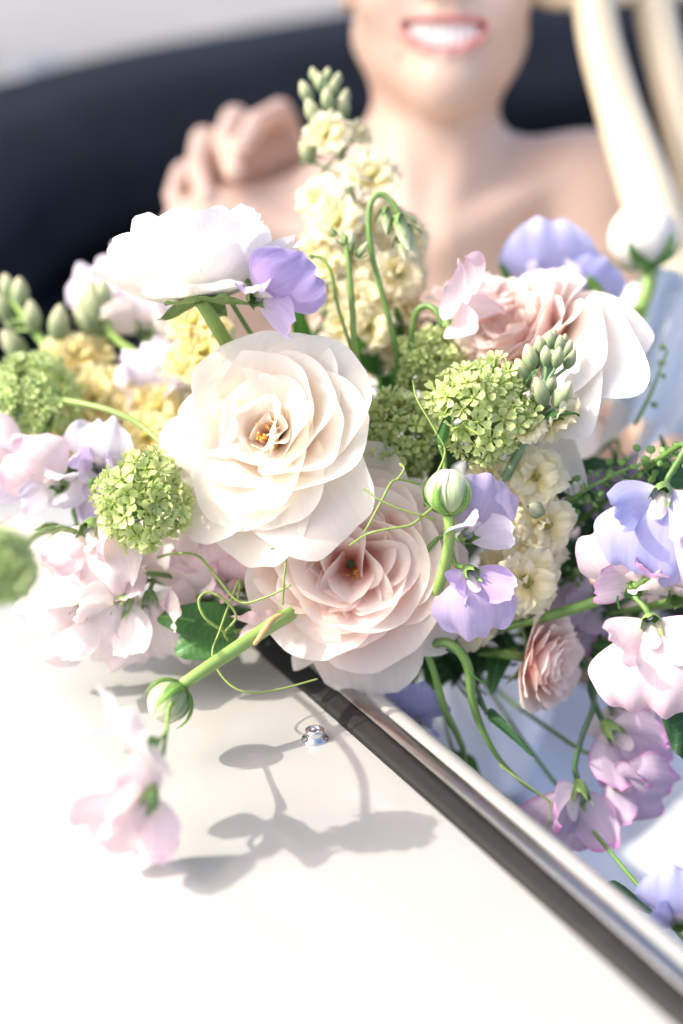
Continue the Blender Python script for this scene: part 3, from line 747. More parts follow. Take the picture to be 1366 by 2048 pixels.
# quartered heart: petals stand in folded bundles round four centres
for q in range(5):
    a0 = 30 + q * 72; cx, cy = .0105 * math.cos(rad(a0)), .0105 * math.sin(rad(a0))
    for k in range(3):
        aa = a0 + (k - 1) * 46 + U(-10, 10); V, Fc, UV = petal_grid(.036 + U(-.004, .003), .042 + U(-.003, .006), 12 + k % 3 * 7, 28 + k % 3 * 9, 1.15, ruffle=.003, fold=.25, freq=.9, top=.16, pt=2.6, tip=22, seed=700 + q * 20 + k, nu=14, nv=12)
        M = Matrix.Translation((cx * .6, cy * .6, .004)) @ Matrix.Rotation(rad(aa), 4, 'Z') @ Matrix.Translation((.003 + (k % 3) * .0032, 0, 0)) @ Matrix.Rotation(rad(U(-12, 12)), 4, 'X')
        obj('petal', mesh_of('petal', V, Fc, UV), MT[c], r4, M)
stamens(r4, 14, .014, .005, .002, -.006)
stem(r4, [P(702, 1128, 1.040), P(720, 1140, 1.08)], .004)

# white ranunculus seen from the side
r1 = F_('ranunculus', 'white ranunculus seen side on with green sepals, highest at the left', 'ranunculus', 402, 598, 1.00, (-.13, .98, -.10), 'ranunculus blooms')
c = 'white_ranunculus'
for az, L, W, p0, p1, cu, kw in [
    (-95, .062, .066, 92, 8, .6, dict(tip=2, ruffle=.002)), (-50, .064, .062, 92, 18, .6, dict(tip=12, ruffle=.002)), (-140, .064, .064, 92, 20, .55, dict(tip=16, ruffle=.003)), (175, .066, .06, 94, 30, .5, dict(tip=24, ruffle=.004)), (5, .062, .060, 92, 22, .55, dict(tip=12, ruffle=.003)),
    (130, .064, .066, 90, 20, .6, dict(tip=8, ruffle=.004)), (80, .064, .066, 90, 16, .6, dict(tip=8, ruffle=.004)), (40, .062, .062, 90, 20, .6, dict(tip=12, ruffle=.004)),
    (-112, .058, .034, 100, 84, .45, dict(tip=-14, ruffle=.0015)), (-72, .056, .034, 100, 88, .45, dict(tip=-10, ruffle=.0015)),
    (-18, .064, .034, 90, 52, .6, dict(tip=-16, ruffle=.003, z0=.006)), (10, .070, .036, 88, 54, .8, dict(tip=-20, ruffle=.003, z0=.008))]:
    kw.setdefault('top', .24); kw.setdefault('freq', 1.0)
    petal(r1, c, az, L, W * 1.15, p0, p1, cu, nu=16, nv=16, **kw)
ring(r1, c, 8, 10, .060, .066, 84, 4, .85, top=.22, freq=1.0, ruffle=.0024, tip=8, z0=.004)
ring(r1, c, 8, 30, .054, .058, 78, -6, .95, top=.22, freq=1.0, ruffle=.0024, z0=.006)
ring(r1, c, 7, 8, .048, .052, 70, -12, 1.05, top=.22, freq=1.0, ruffle=.0024, z0=.008)
ring(r1, c, 7, 0, .040, .034, 58, -6, 1.0, ruffle=.002, z0=.010)
ring(r1, c, 6, 20, .030, .024, 44, -10, 1.0, ruffle=.002, z0=.012)
for az in (-125, -62, 5, 70, 150):
    petal(r1, 'sepal', az, .030, .022, 104, 92, .9, name='sepal', tip=-50, top=.5, pt=2, z0=-.002, ruffle=.001, base=.5)
stem(r1, [P(402, 600, 1.0), P(425, 640, 1.01), P(455, 690, 1.03), P(520, 800, 1.08)], .0045, 'stem_bright')

# large blush rose at the right, turned to the left
r8 = F_('rose', 'large rose turned to the left at the right side, white outside and pink inside', 'rose', 1098, 728, 1.09, (-.66, .60, .45), 'garden roses')
c = 'white_rose'
for az, L, W, p0, p1, cu, kw in [
    (-80, .106, .108, 56, 122, .5, dict(tip=14, top=.46, pt=1.8)), (-54, .104, .100, 58, 128, .5, dict(tip=12, top=.46, pt=1.8)), (-100, .098, .036, 78, 146, .9, dict(tip=6, z0=-.004)), (-112, .066, .06, 76, 112, .5, dict(tip=16)),
    (-32, .082, .084, 58, 134, .5, dict(tip=10, top=.4)), (40, .048, .07, 58, 96, .5, dict(tip=14)), (90, .056, .076, 56, 88, .5, dict(tip=14)), (140, .060, .08, 60, 86, .5, dict(tip=14)), (-170, .062, .076, 62, 84, .5, dict(tip=14)), (-135, .062, .074, 62, 86, .6, dict(tip=14)),
    (-66, .090, .106, 50, 100, .6, dict(tip=12, top=.3)), (-24, .058, .08, 50, 104, .6, dict(tip=14)), (-104, .062, .078, 56, 84, .7, dict(tip=14))]:
    kw.setdefault('top', .22); kw.setdefault('pt', 2.6); kw.setdefault('freq', .9); kw.setdefault('ruffle', .0018)
    petal(r8, c, az, L, W, p0, p1, cu, nu=18, nv=16, wob=.002, **kw)
c = 'blush_rose'
ring(r8, c, 6, 10, .060, .066, 52, 66, .8, ruffle=.0018, tip=14, z0=.002, **RK)
for k, (n_, L_, W_, a_, b_) in enumerate([(7, .058, .056, 48, 56), (8, .055, .050, 42, 46), (8, .052, .044, 35, 38), (8, .049, .038, 28, 30), (8, .045, .032, 21, 22), (7, .040, .026, 14, 14)]):
    ring(r8, 'pink_rose', n_, 7 + k * 23, L_, W_, a_, b_, 1.0 + k * .06, ruffle=.002, tip=10, z0=.003 + k * .0008, **RK)
for az in (0, 72, 144, 216, 288): petal(r8, 'sepal', az, .026, .010, 110, 140, .6, name='sepal', top=.8, pt=1.3, z0=-.002, base=.6)
stem(r8, [P(1098, 728, 1.09), P(1120, 800, 1.11), P(1110, 1000, 1.14)], .004, 'stem_dark')

def rose_small(label, px, py, d, axis, size, mat, rings, group='pink spray roses', stemr=.0028, outer=0):
    r = F_('spray_rose', label, 'rose', px, py, d, axis, group)
    for (n, a0, L, W, p0, p1, cu) in rings: ring(r, mat, n, a0, L * size, W * size, p0, p1, cu, ruffle=.03 * size, freq=1.0, top=.22, pt=2.6, tip=14, nu=12, nv=10, z0=(1 - L) * size * .25)
    for az in range(0, 360, 72): petal(r, 'sepal', az + 10, size * .55, size * .18, 100, 120, .6, name='sepal', top=.8, pt=1.3, z0=-.001, base=.6)
    stem(r, [P(px, py, d), P(px, py, d) - D(*axis) * .025], stemr)
    return r
RS = [(6, 0, 1.0, 1.15, 74, 52, .7), (6, 20, .98, 1.05, 62, 42, .8), (7, 5, .94, .92, 52, 33, .9), (7, 15, .9, .80, 43, 24, 1.0), (7, 0, .85, .66, 34, 16, 1.1), (7, 20, .79, .52, 25, 9, 1.15), (6, 8, .72, .42, 17, 4, 1.2), (5, 30, .64, .3, 9, -2, 1.3)]
rose_small('pink spray rose partly hidden behind the pink sweet pea beside the yellow stock', 955, 655, 1.10, (-.15, .93, .25), .040, 'pink_rose', RS)
rose_small('small pink spray rose hanging over the white dress under a long green stem', 1058, 1318, 1.05, (.80, -.12, .58), .034, 'pink_rose', RS)

# ---- white ranunculus bud, out of focus at the right, and two green buds
def globe_bud(label, px, py, d, axis, R, mat, nrings, sep_mat, stem_pts, sr, smat, group, name='ranunculus_bud', to_bind=True, sepn=5, sepl=1.5):
    b = F_(name, label, 'bud', px, py, d, axis, group)
    for k in range(nrings):
        f = 1 - k * .09
        for i in range(5):
            petal(b, mat, i * 72 + k * 27 + U(-6, 6), R * 2.72 * f, R * 1.75 * f, 90, -84, .95, tip=0, ruffle=R * .02, freq=1.0, top=.22, z0=R * .05 * k, r0=R * .1, base=.5, pw=.95, nu=12, nv=14)
    for i in range(sepn):
        petal(b, sep_mat, i * 360 / sepn + 20 + U(-8, 8), R * sepl * U(.85, 1.1), R * .7, 92, 92 - 70 * sepl / 1.25, .7, name='sepal', z0=-R * .04, r0=R * .12, top=.75, pt=1.5, base=.6, nu=8, nv=12, rim=0)
    stem(b, stem_pts, sr, smat, to_bind=to_bind, sides=10)
    return b
globe_bud('white ranunculus bud on a thick stalk in front of the cream bars', 1300, 535, 1.19, (-.22, .96, .05), .0245, 'white_ranunculus', 4, 'leaf', [P(1300, 535, 1.19), P(1292, 590, 1.185), P(1255, 665, 1.175), P(1190, 760, 1.16)], .0052, 'stem_bright', None)
globe_bud('round green ranunculus bud standing upright beside the lilac sweet peas', 897, 1028, .978, (.02, 1, .12), .0138, 'green_bud', 3, 'leaf_bright', sepl=2.3, stem_pts=[P(897, 1030, .978), P(899, 1070, .98), P(890, 1130, .99), P(872, 1200, 1.02)], sr=.0034, smat='stem_bright', group='green ranunculus buds')
globe_bud('green ranunculus bud lying over the white panel on a thick bent stalk', 366, 1372, .958, (-.66, -.72, .15), .0125, 'green_bud', 3, 'leaf_bright', sepl=2.3, stem_pts=[P(364, 1370, .958), P(430, 1325, .968), P(510, 1272, .985), P(566, 1236, 1.0), P(640, 1200, 1.05)], sr=[.0036, .0042, .0046, .0046, .004], smat='stem_bright', group='green ranunculus buds')

# ---- sweet peas
def sweet_pea(label, px, py, d, fwd, up, s, mat, pts=None, mat2=None, group=None, to_bind=True, sm='stem_green', wing=1.0, reflex=-25, cupb=.55, ruf=.004, name='sweet_pea', sr=.0012):
    f = D(*fwd); u = D(*up); u = (u - f * u.dot(f)).normalized(); y = u.cross(f)
    M = Matrix.Identity(4); loc = P(px, py, d)
    for i in range(3): M[i][0], M[i][1], M[i][2], M[i][3] = f[i], y[i], u[i], loc[i]
    r = thing(name, label, 'sweet pea', M, group); mat2 = mat2 or mat
    petal(r, mat, U(-6, 6), .042 * s, .062 * s, 74, reflex, cupb, name='standard', tip=-42, ruffle=ruf * s, notch=.08, top=.26, base=.22, freq=1.7, nu=22, nv=18, r0=.005 * s, z0=.003 * s)
    for sg in (-1, 1):
        V, F, UV = petal_grid(.031 * s, .027 * s, 64, 108, .8, tip=24, ruffle=.0022 * s, top=.3, base=.25, nu=10, nv=10, seed=_seed[0] + 31 + sg); _seed[0] += 3
        M2 = Matrix.Translation((.006 * s, sg * .0015 * s, .001 * s)) @ Matrix.Rotation(rad(sg * 26), 4, 'Z') @ Matrix.Rotation(rad(-sg * 52 * wing), 4, 'X')
        obj('wing', mesh_of('wing', V, F, UV), MT[mat2], r, M2)
    petal(r, 'pea_pale', 0, .015 * s, .013 * s, 74, 40, 1.5, name='keel', top=.3, r0=.005 * s, nu=8, nv=8)
    mb = MB(); k = 20; V = []; F = []
    for j, (x, rr) in enumerate(((0, .0012), (.002, .0030), (.005, .0040), (.0075, .0043), (.0105, .0044))):
        for i in range(k):
            a = 2 * math.pi * i / k; tooth = (.0045 if i % 4 == 0 else (-.0012 if i % 4 == 2 else 0)) if j == 4 else 0
            ro = rr * (1.15 if (j == 4 and i % 4 == 0) else 1); V.append(((x + tooth) * s, ro * s * math.cos(a), ro * s * math.sin(a)))
    for j in range(4):
        for i in range(k): F.append((j * k + i, j * k + (i + 1) % k, (j + 1) * k + (i + 1) % k, (j + 1) * k + i))
    mb.add(V, F); mb.build('calyx', MT['sepal'], r)
    if pts is None: pts = [loc, loc - f * .014 + u * .003, loc - f * .03 - u * .01]
    else: pts = [loc] + [P(*p) for p in pts]
    stem(r, pts, sr * s + .0002, sm, to_bind)
    return r
SP = 'sweet peas of the bouquet'
def sp(*a, **k): k.setdefault('group', SP); return sweet_pea(*a, **k)
sp('purple sweet pea tucked under the white side on ranunculus', 500, 585, .985, (.35, -.45, .80), (.75, .60, .15), 1.1, 'pea_purple', mat2='pea_lilac', ruf=.005)
sp('soft pink sweet pea sitting above the round green viburnum heads', 885, 650, 1.04, (.80, .0, .58), (.05, .85, .45), 1.1, 'pea_pink', [(872, 622, 1.04), (850, 612, 1.045), (828, 640, 1.05), (822, 760, 1.07)], ruf=.006, sr=.0016)
sp('blurred blue lavender sweet pea standing before the woman\'s chest', 1100, 585, 1.17, (-.05, .1, .95), (-.05, .95, -.1), 1.25, 'pea_blue', mat2='pea_lavender_pale', ruf=.003, cupb=.35, reflex=-5)
sp('small blue lavender sweet pea half hidden behind the large right rose', 1150, 600, 1.165, (.3, -.1, .9), (.5, .8, .1), .9, 'pea_blue', mat2='pea_lilac', ruf=.004)
sp('lilac sweet pea right of the upright green bud, upper of the pair', 915, 1075, .995, (.55, .10, .80), (.45, .85, .25), 1.05, 'pea_lilac', mat2='pea_lavender_pale')
sp('lilac sweet pea facing down below the upright green bud', 930, 1135, .995, (.35, -.35, .85), (.25, -.85, .45), 1.05, 'pea_lilac', mat2='pea_purple')
sp('blue violet sweet pea at the right edge under the seed pod sprig', 1330, 970, .985, (-.30, -.45, .80), (-.30, -.80, .45), 1.35, 'pea_blue', mat2='pea_blue')
sp('pink sweet pea with downward standard at the right edge', 1300, 1235, .99, (-.10, -.25, .95), (.0, -.95, .25), 1.4, 'pea_pink', [(1290, 1215, .99), (1270, 1195, .995), (1245, 1180, 1.0)], to_bind=False)
sp('mauve pink sweet pea with folded standard above the long hairy stem', 1295, 1170, 1.0, (-.55, .0, .80), (-.55, .75, .30), 1.15, 'pea_pink', mat2='pea_mauve_edge')
sp('deep mauve sweet pea in shade behind the long hairy stem', 1195, 1195, 1.09, (-.3, -.2, .90), (-.7, -.4, .3), 1.05, 'pea_mauve_edge')
sp('mauve edged sweet pea hanging over the dress, upper of the two', 1205, 1440, 1.06, (.50, -.60, .60), (.62, -.62, .30), 1.3, 'pea_mauve_edge', [(1195, 1420, 1.06), (1180, 1380, 1.06), (1165, 1320, 1.06)], mat2='pea_mauve_edge', sm='stem_dark')
sp('mauve edged sweet pea hanging lowest over the dress', 1155, 1560, 1.05, (.05, -.70, .70), (-.25, -.90, .35), 1.35, 'pea_mauve_edge', [(1150, 1530, 1.05), (1165, 1470, 1.05), (1188, 1400, 1.055), (1160, 1320, 1.06)], mat2='pea_mauve_edge', sm='stem_dark', ruf=.006)
sp('blue sweet pea half hidden behind the metal rail', 832, 1440, 1.075, (-.1, -.2, .95), (.1, .95, .2), .85, 'pea_blue', [(850, 1470, 1.08), (880, 1500, 1.08)], to_bind=False)
sp('violet sweet pea at the bottom right corner behind the rail', 1362, 1850, .93, (-.3, .2, .9), (0, 1, .1), .9, 'pea_blue')
# left side
sp('blurred pale lavender sweet pea behind the white ranunculus', 300, 670, 1.17, (-.2, .2, .95), (.1, .95, .1), 1.3, 'pea_lavender_pale', mat2='pea_pale', ruf=.007)
sp('blurred white lavender sweet pea left of the cream rose', 330, 735, 1.14, (-.2, -.2, .95), (-.3, -.8, .1), 1.2, 'pea_pale', mat2='pea_lavender_pale', ruf=.007)
sp('lavender sweet pea petal standing above the left green viburnum head', 205, 940, 1.06, (-.15, .1, .97), (.15, .97, .1), .85, 'pea_lavender_pale', mat2='pea_lilac', cupb=.35)
sp('pink lavender sweet pea below the pale viburnum head', 135, 965, 1.06, (-.35, -.25, .88), (-.50, .35, .3), 1.05, 'pea_pink', mat2='pea_lavender_pale')
sp('pale pink sweet pea hanging left of the green viburnum head', 190, 1040, 1.03, (-.25, -.50, .80), (.10, -.90, .30), 1.25, 'pea_pale', mat2='pea_pink', ruf=.006)
sp('whitish sweet pea out of focus over the panel at the far left', 120, 1055, 1.06, (-.6, -.2, .75), (-.5, -.7, .3), 1.2, 'pea_pale', ruf=.007)
sp('white sweet pea with curled rim above the panel', 262, 1185, 1.03, (-.35, -.60, .70), (-.45, -.65, .45), 1.25, 'pea_pale', [(290, 1165, 1.035), (330, 1150, 1.04)], ruf=.006)
sp('white pink sweet pea between the curled one and the green leaf', 300, 1180, 1.04, (.05, -.70, .70), (.20, -.85, .35), 1.1, 'pea_pale', mat2='pea_pale', ruf=.006)
sp('pale pink sweet pea under the cream rose', 425, 1195, 1.06, (-.20, -.10, .95), (-.15, .92, .2), 1.25, 'pea_pale', mat2='pea_pink')
sp('ruffled pink sweet pea between the cream rose and the blush rose', 498, 1165, 1.05, (.0, -.35, .92), (-.10, .90, .3), .85, 'pea_pink', ruf=.008)
sp('pink sweet pea with petals pointing down onto the metal rail', 528, 1225, 1.035, (.05, -.80, .55), (.05, -.75, .6), .80, 'pea_pink', ruf=.004)
sp('upper pink sweet pea dangling over the sunlit panel', 318, 1480, .888, (-.75, -.35, .55), (-.45, .20, .85), 1.25, 'pea_pale', [(326, 1472, .895), (334, 1455, .90), (338, 1420, .93), (350, 1395, .955)], mat2='pea_pink', to_bind=False, sm='stem_bright', ruf=.006, sr=.0006)
sp('lower pink sweet pea dangling over the sunlit panel', 308, 1570, .868, (-.20, -.75, .60), (-.35, -.80, .45), 1.15, 'pea_pink', [(312, 1560, .878), (324, 1520, .885), (332, 1465, .90), (338, 1420, .93), (350, 1395, .955)], mat2='pea_pink', to_bind=False, sm='stem_bright', ruf=.006, sr=.0009)

for lb, px, py, d, f, u, sc, m1, m2 in [
    ('lilac pink sweet pea at the far left below the pale viburnum', 75, 930, 1.07, (-.5, -.1, .85), (-.6, .1, .3), 1.15, 'pea_pink', 'pea_lavender_pale'),
    ('lilac sweet pea lying between the two left viburnum heads', 165, 930, 1.075, (-.2, -.5, .8), (.5, -.7, .3), 1.0, 'pea_lilac', 'pea_lavender_pale'),
    ('pale pink sweet pea directly under the yellow green viburnum', 250, 1100, 1.04, (-.3, -.5, .8), (-.5, -.75, .3), 1.15, 'pea_pale', 'pea_pink'),
    ('white sweet pea lowest of the left cluster, close to the panel', 190, 1205, 1.03, (-.5, -.4, .75), (-.75, -.4, .4), 1.2, 'pea_pale', 'pea_pale'),
    ('pink sweet pea turned sideways under the cream rose', 385, 1130, 1.06, (-.6, -.1, .8), (-.3, .85, .3), 1.1, 'pea_pale', 'pea_pink'),
    ('frilled pink sweet pea beside the leaf pair', 455, 1140, 1.05, (.2, -.3, .9), (-.2, .9, .2), .95, 'pea_pink', 'pea_pale'),
    ('white lavender sweet pea between yellow stock and white ranunculus', 255, 640, 1.19, (-.3, .2, .9), (-.4, .85, .1), 1.2, 'pea_lavender_pale', 'pea_pale'),
    ('pale lavender sweet pea left of the cream rose, half behind it', 345, 800, 1.13, (-.4, .1, .9), (-.6, .7, .1), 1.1, 'pea_lavender_pale', 'pea_pale'),
    ('pale mauve sweet pea at the right edge behind the blue violet one', 1385, 1130, 1.04, (-.3, 0, .95), (.1, .95, .1), 1.1, 'pea_pink', 'pea_mauve_edge'),
    ('faded mauve sweet pea behind the two hanging ones', 1225, 1400, 1.085, (.1, -.3, .9), (.5, -.7, .2), 1.2, 'pea_mauve_edge', 'pea_pale'),
    ('pale pink sweet pea at the right edge above the dark serrated leaf', 1362, 1190, 1.0, (-.4, -.1, .9), (.3, .9, .1), 1.2, 'pea_pink', 'pea_pale'),
    ('small mauve sweet pea low at the right of the hanging pair', 1215, 1545, 1.06, (.4, -.5, .75), (.75, -.4, .3), 1.0, 'pea_mauve_edge', 'pea_mauve_edge'),
    ('pale violet sweet pea in the gap under the large right rose', 1225, 930, 1.12, (-.2, -.2, .95), (.3, -.8, .2), 1.0, 'pea_lilac', 'pea_mauve_edge')]:
    sp(lb, px, py, d, f, u, sc, m1, mat2=m2, ruf=.006)

# ---- stocks
FLORETS = {}
def floret_meshes(mat):
    if mat not in FLORETS:
        FLORETS[mat] = [[mesh_of('petal', *petal_grid(.017 * q, .017 * q, a, b, .5, ruffle=.003, tip=18, notch=.12, top=.25, base=.3, freq=2.4, seed=900 + v * 7 + k, nu=8, nv=8)) for k, (q, a, b) in enumerate(((1.0, 70, 96), (.95, 62, 80), (.85, 40, 52), (.7, 16, 22)))] for v in range(3)]
        for vv in FLORETS[mat]:
            for me in vv: me.materials.append(MT[mat])
    return FLORETS[mat]
CALYX = None
def calyx_mesh(s=1):
    V, F = [], []; k = 12
    for j, (z, rr) in enumerate(((0, .0010), (.002, .0028), (.006, .0032), (.009, .0030), (.012, .0026))):
        for i in range(k):
            a = 2 * math.pi * i / k; V.append((rr * math.cos(a), rr * math.sin(a), z + (.002 if (j == 4 and i % 3 == 0) else 0)))
    for j in range(4):
        for i in range(k): F.append((j * k + i, j * k + (i + 1) % k, (j + 1) * k + (i + 1) % k, (j + 1) * k + i))
    me = mesh_of('floret', V, F); me.materials.append(MT['stem_grey']); return me
CAL = calyx_mesh()
def floret(root, loc, axis, s, mat, dens=15):
    inv = root.matrix_basis.inverted(); M = inv @ frame(loc, axis)
    c = obj('floret', CAL, None, root, M @ Matrix.Diagonal((s, s, s, 1)))
    vv = floret_meshes(mat)[RNG.randrange(3)]
    for k in range(dens):
        ly = 0 if k < dens * .4 else (1 if k < dens * .7 else (2 if k < dens * .9 else 3))
        sc = U(.85, 1.1)
        obj('petal', vv[ly], None, c, Matrix.Translation((0, 0, .009)) @ Matrix.Rotation(U(0, .5) + k * 2.4, 4, 'Z') @ Matrix.Rotation(U(-.25, .25), 4, 'X') @ Matrix.Scale(sc, 4))
BUDM = []
for v in range(3):
    V, F, UV = [], [], []; k = 12; n = 10
    for j in range(n + 1):
        f = j / n; rr = .0046 * math.sin(math.pi * (.06 + .90 * f)) ** .75 * (1 - .25 * f)
        for i in range(k):
            a = 2 * math.pi * i / k; q = rr * (1 + .17 * math.cos(4 * a + v) * (1 - f * .5)); V.append((q * math.cos(a), q * math.sin(a), f * .0145)); UV.append((i / k, f))
    for j in range(n):
        for i in range(k): F.append((j * k + i, j * k + (i + 1) % k, (j + 1) * k + (i + 1) % k, (j + 1) * k + i))
    me = mesh_of('bud', V, F, UV); me.materials.append(MT['stock_bud']); BUDM.append(me)
def bud(root, loc, axis, s):
    obj('bud', BUDM[RNG.randrange(3)], None, root, root.matrix_basis.inverted() @ frame(loc, axis) @ Matrix.Diagonal((s, s, s, 1)))

def stock(label, path, mat, fl, buds, r=.0034, smat='stem_grey', group='stock spires', leaves=()):
    """fl: (px, py, d, scale, axis or None); buds: the same"""
    pts = [P(*p) for p in path]
    k = thing('stock_flower', label, 'stock', frame(pts[-1], D(0, 1, 0)), group)
    tube('stem', pts + [pts[-1].lerp(BIND, .6) + CF * .02, BIND], [r * .7] + [r] * 3, MT[smat], k, 10)
    line = crom(pts, 60)
    def near(p): return min(line, key=lambda q: (q - p).length)
    mbp = MB()
    for px, py, d, s, *ax in fl:
        p = P(px, py, d); q = near(p); a = D(*ax[0]) if ax and ax[0] else ((p - q).normalized() * .8 - CF * .55 + CU * .15).normalized()
        s *= 1.18; b = p - a * .014 * s; floret(k, b, a, s, mat)
        mbp.add(*tube_data([near(b - CU * .012), b], [.0013, .0011], 6, 5))
    for px, py, d, s, *ax in buds:
        p = P(px, py, d); q = near(p - CU * .01); a = D(*ax[0]) if ax and ax[0] else ((p - q).normalized() * .5 + CU * .8 - CF * .2).normalized()
        b = p - a * .007 * s; bud(k, b, a, s)
        mbp.add(*tube_data([near(b - CU * .014), b.lerp(q, .3) - CU * .002, b], [.0012, .001], 6, 5))
    V = [k.matrix_basis.inverted() @ Vector(v) for v in mbp.V]
    obj('pedicels', mesh_of('pedicels', V, mbp.F), MT[smat], k)
    for px, py, d, L, W, ax in leaves:
        lf_ = petal_grid(L, W, 20, 70, .3, tip=20, top=.75, pt=1.5, base=.4, ruffle=.001, seed=int(px)); M = k.matrix_basis.inverted() @ frame(P(px, py, d), D(*ax))
        obj('leaf', mesh_of('leaf', *lf_), MT['leaf'], k, M)
    return k

def sc_(lo, hi, n, d, s):
    out = []
    for i in range(n):
        f = (i + .5) / n; x = lo[0] + (hi[0] - lo[0]) * f; y = lo[1] + (hi[1] - lo[1]) * f; w_ = (lo[2] + (hi[2] - lo[2]) * f)
        side = (-1, .15, 1, -.45, .6)[i % 5]
        out.append((x + side * w_ + U(-8, 8), y + U(-10, 10), d + abs(side) * .012 - .012 + U(-.004, .004), s * U(.85, 1.1)))
    return out
stock('tall cream stock spire rising in front of the woman\'s neck', [(648, 165, 1.125), (672, 270, 1.125), (700, 380, 1.122), (720, 520, 1.12), (745, 660, 1.12), (770, 800, 1.13)], 'stock_cream',
      [(650, 265, 1.11, .85), (725, 262, 1.12, .55), (742, 345, 1.105, 1.15, (.2, .5, .8)), (632, 400, 1.11, 1.0), (672, 440, 1.10, 1.05), (735, 440, 1.115, .8), (790, 440, 1.12, .9), (830, 470, 1.12, 1.05), (640, 470, 1.12, 1.0), (615, 500, 1.125, .8), (700, 510, 1.11, 1.05), (800, 545, 1.105, 1.05), (835, 540, 1.125, .9), (760, 510, 1.115, 1.0), (655, 590, 1.12, 1.0), (720, 585, 1.11, 1.05), (770, 605, 1.11, 1.0), (820, 610, 1.12, .95), (680, 640, 1.11, 1.0), (735, 655, 1.105, 1.0), (650, 530, 1.115, .9), (780, 680, 1.12, .9), (830, 660, 1.13, .8), (690, 560, 1.12, .9), (750, 710, 1.12, .9)],
      [(640, 165, 1.125, .9), (668, 175, 1.12, .9), (612, 185, 1.12, 1.1), (655, 200, 1.115, 1.1), (684, 215, 1.12, 1.2), (625, 225, 1.12, 1.3), (690, 195, 1.13, .8), (615, 305, 1.12, 1.2), (628, 150, 1.13, .7), (655, 150, 1.13, .7), (675, 160, 1.13, .7)], leaves=[(607, 430, 1.13, .075, .012, (-.1, 1, 0)), (600, 330, 1.13, .05, .010, (0, 1, 0))])
stock('yellow stock spire with pale buds reaching to the left edge', [(15, 575, 1.16), (60, 650, 1.155), (130, 730, 1.15), (230, 800, 1.14), (330, 870, 1.13)], 'stock_yellow',
      [(150, 700, 1.14, 1.1), (195, 690, 1.15, .9), (110, 730, 1.14, .9), (215, 770, 1.13, 1.1), (270, 790, 1.12, 1.1), (310, 815, 1.11, 1.1), (240, 830, 1.12, 1.1), (180, 800, 1.12, 1.0), (150, 850, 1.11, .9), (290, 870, 1.10, 1.0), (335, 860, 1.11, 1.0), (130, 880, 1.11, .9), (250, 760, 1.14, 1.0), (330, 780, 1.14, 1.0), (170, 745, 1.15, 1.0)],
      [(15, 575, 1.16, 1.3), (40, 585, 1.155, 1.4), (5, 615, 1.16, 1.4), (65, 635, 1.15, 1.6), (118, 650, 1.145, 1.9), (28, 690, 1.15, 1.7), (20, 640, 1.165, 1.2)], r=.0036, smat='stem_bright')
stock('short yellow stock with a green bud under the white ranunculus', [(190, 600, 1.15), (235, 680, 1.15), (320, 730, 1.14), (420, 780, 1.12)], 'stock_yellow',
      [(385, 640, 1.08, .9), (405, 700, 1.07, 1.0), (370, 720, 1.09, .9), (420, 650, 1.10, .8)], [(190, 610, 1.15, 2.3), (172, 640, 1.15, 1.8), (205, 590, 1.15, 1.6)], r=.003, smat='stem_bright')
stock('stock sprig with grey green buds in front of the white rose', [(1108, 700, 1.0), (1090, 760, 1.0), (1070, 830, 1.0), (1030, 920, 1.01), (990, 990, 1.03)], 'stock_cream',
      [(1120, 850, 1.0, .95, (.55, -.75, .35)), (1050, 852, .99, .65, (-.3, .5, .7))],
      [(1080, 690, 1.0, .75), (1100, 680, 1.0, .75), (1118, 690, 1.0, .8), (1135, 700, 1.0, .8), (1092, 712, .995, .85), (1115, 715, .993, .9), (1140, 718, 1.0, .9), (1060, 715, 1.0, 1.1), (1075, 700, 1.005, .7), (1128, 682, 1.005, .6), (1108, 672, 1.005, .6), (1080, 785, .99, 1.3, (-.25, .85, .3)), (1125, 790, .99, 1.2, (.5, .8, .2)), (1100, 770, 1.0, 1.0), (1045, 745, 1.005, 1.2, (-.4, .9, .1))], r=.0028, leaves=[(1060, 845, .995, .022, .007, (.4, .3, .6)), (1090, 835, .99, .022, .006, (.6, .6, .4)), (1040, 800, 1.0, .024, .006, (-.3, 1, .2))])
stock('pale yellow stock among the lilac sweet peas right of the blush rose', [(1075, 930, 1.03), (1060, 1000, 1.035), (1030, 1090, 1.045), (980, 1200, 1.06), (940, 1290, 1.08)], 'stock_cream',
      [(1068, 950, 1.01, 1.15), (1095, 1050, 1.015, 1.15), (1070, 1100, 1.02, 1.1), (1055, 1165, 1.01, 1.2), (1012, 1030, 1.02, 1.0), (960, 960, 1.04, 1.0), (990, 1010, 1.04, .9), (940, 1245, 1.04, 1.05), (930, 1190, 1.05, .9), (1000, 1130, 1.045, .9), (1000, 1230, 1.06, .8), (1080, 1000, 1.04, .7), (1030, 1190, 1.03, .9), (1110, 1110, 1.04, .7), (905, 1210, 1.06, .8)],
      [(1072, 1020, 1.0, 1.1, (-.5, .2, .6)), (1040, 960, 1.03, 1.0)], smat='stem_dark')

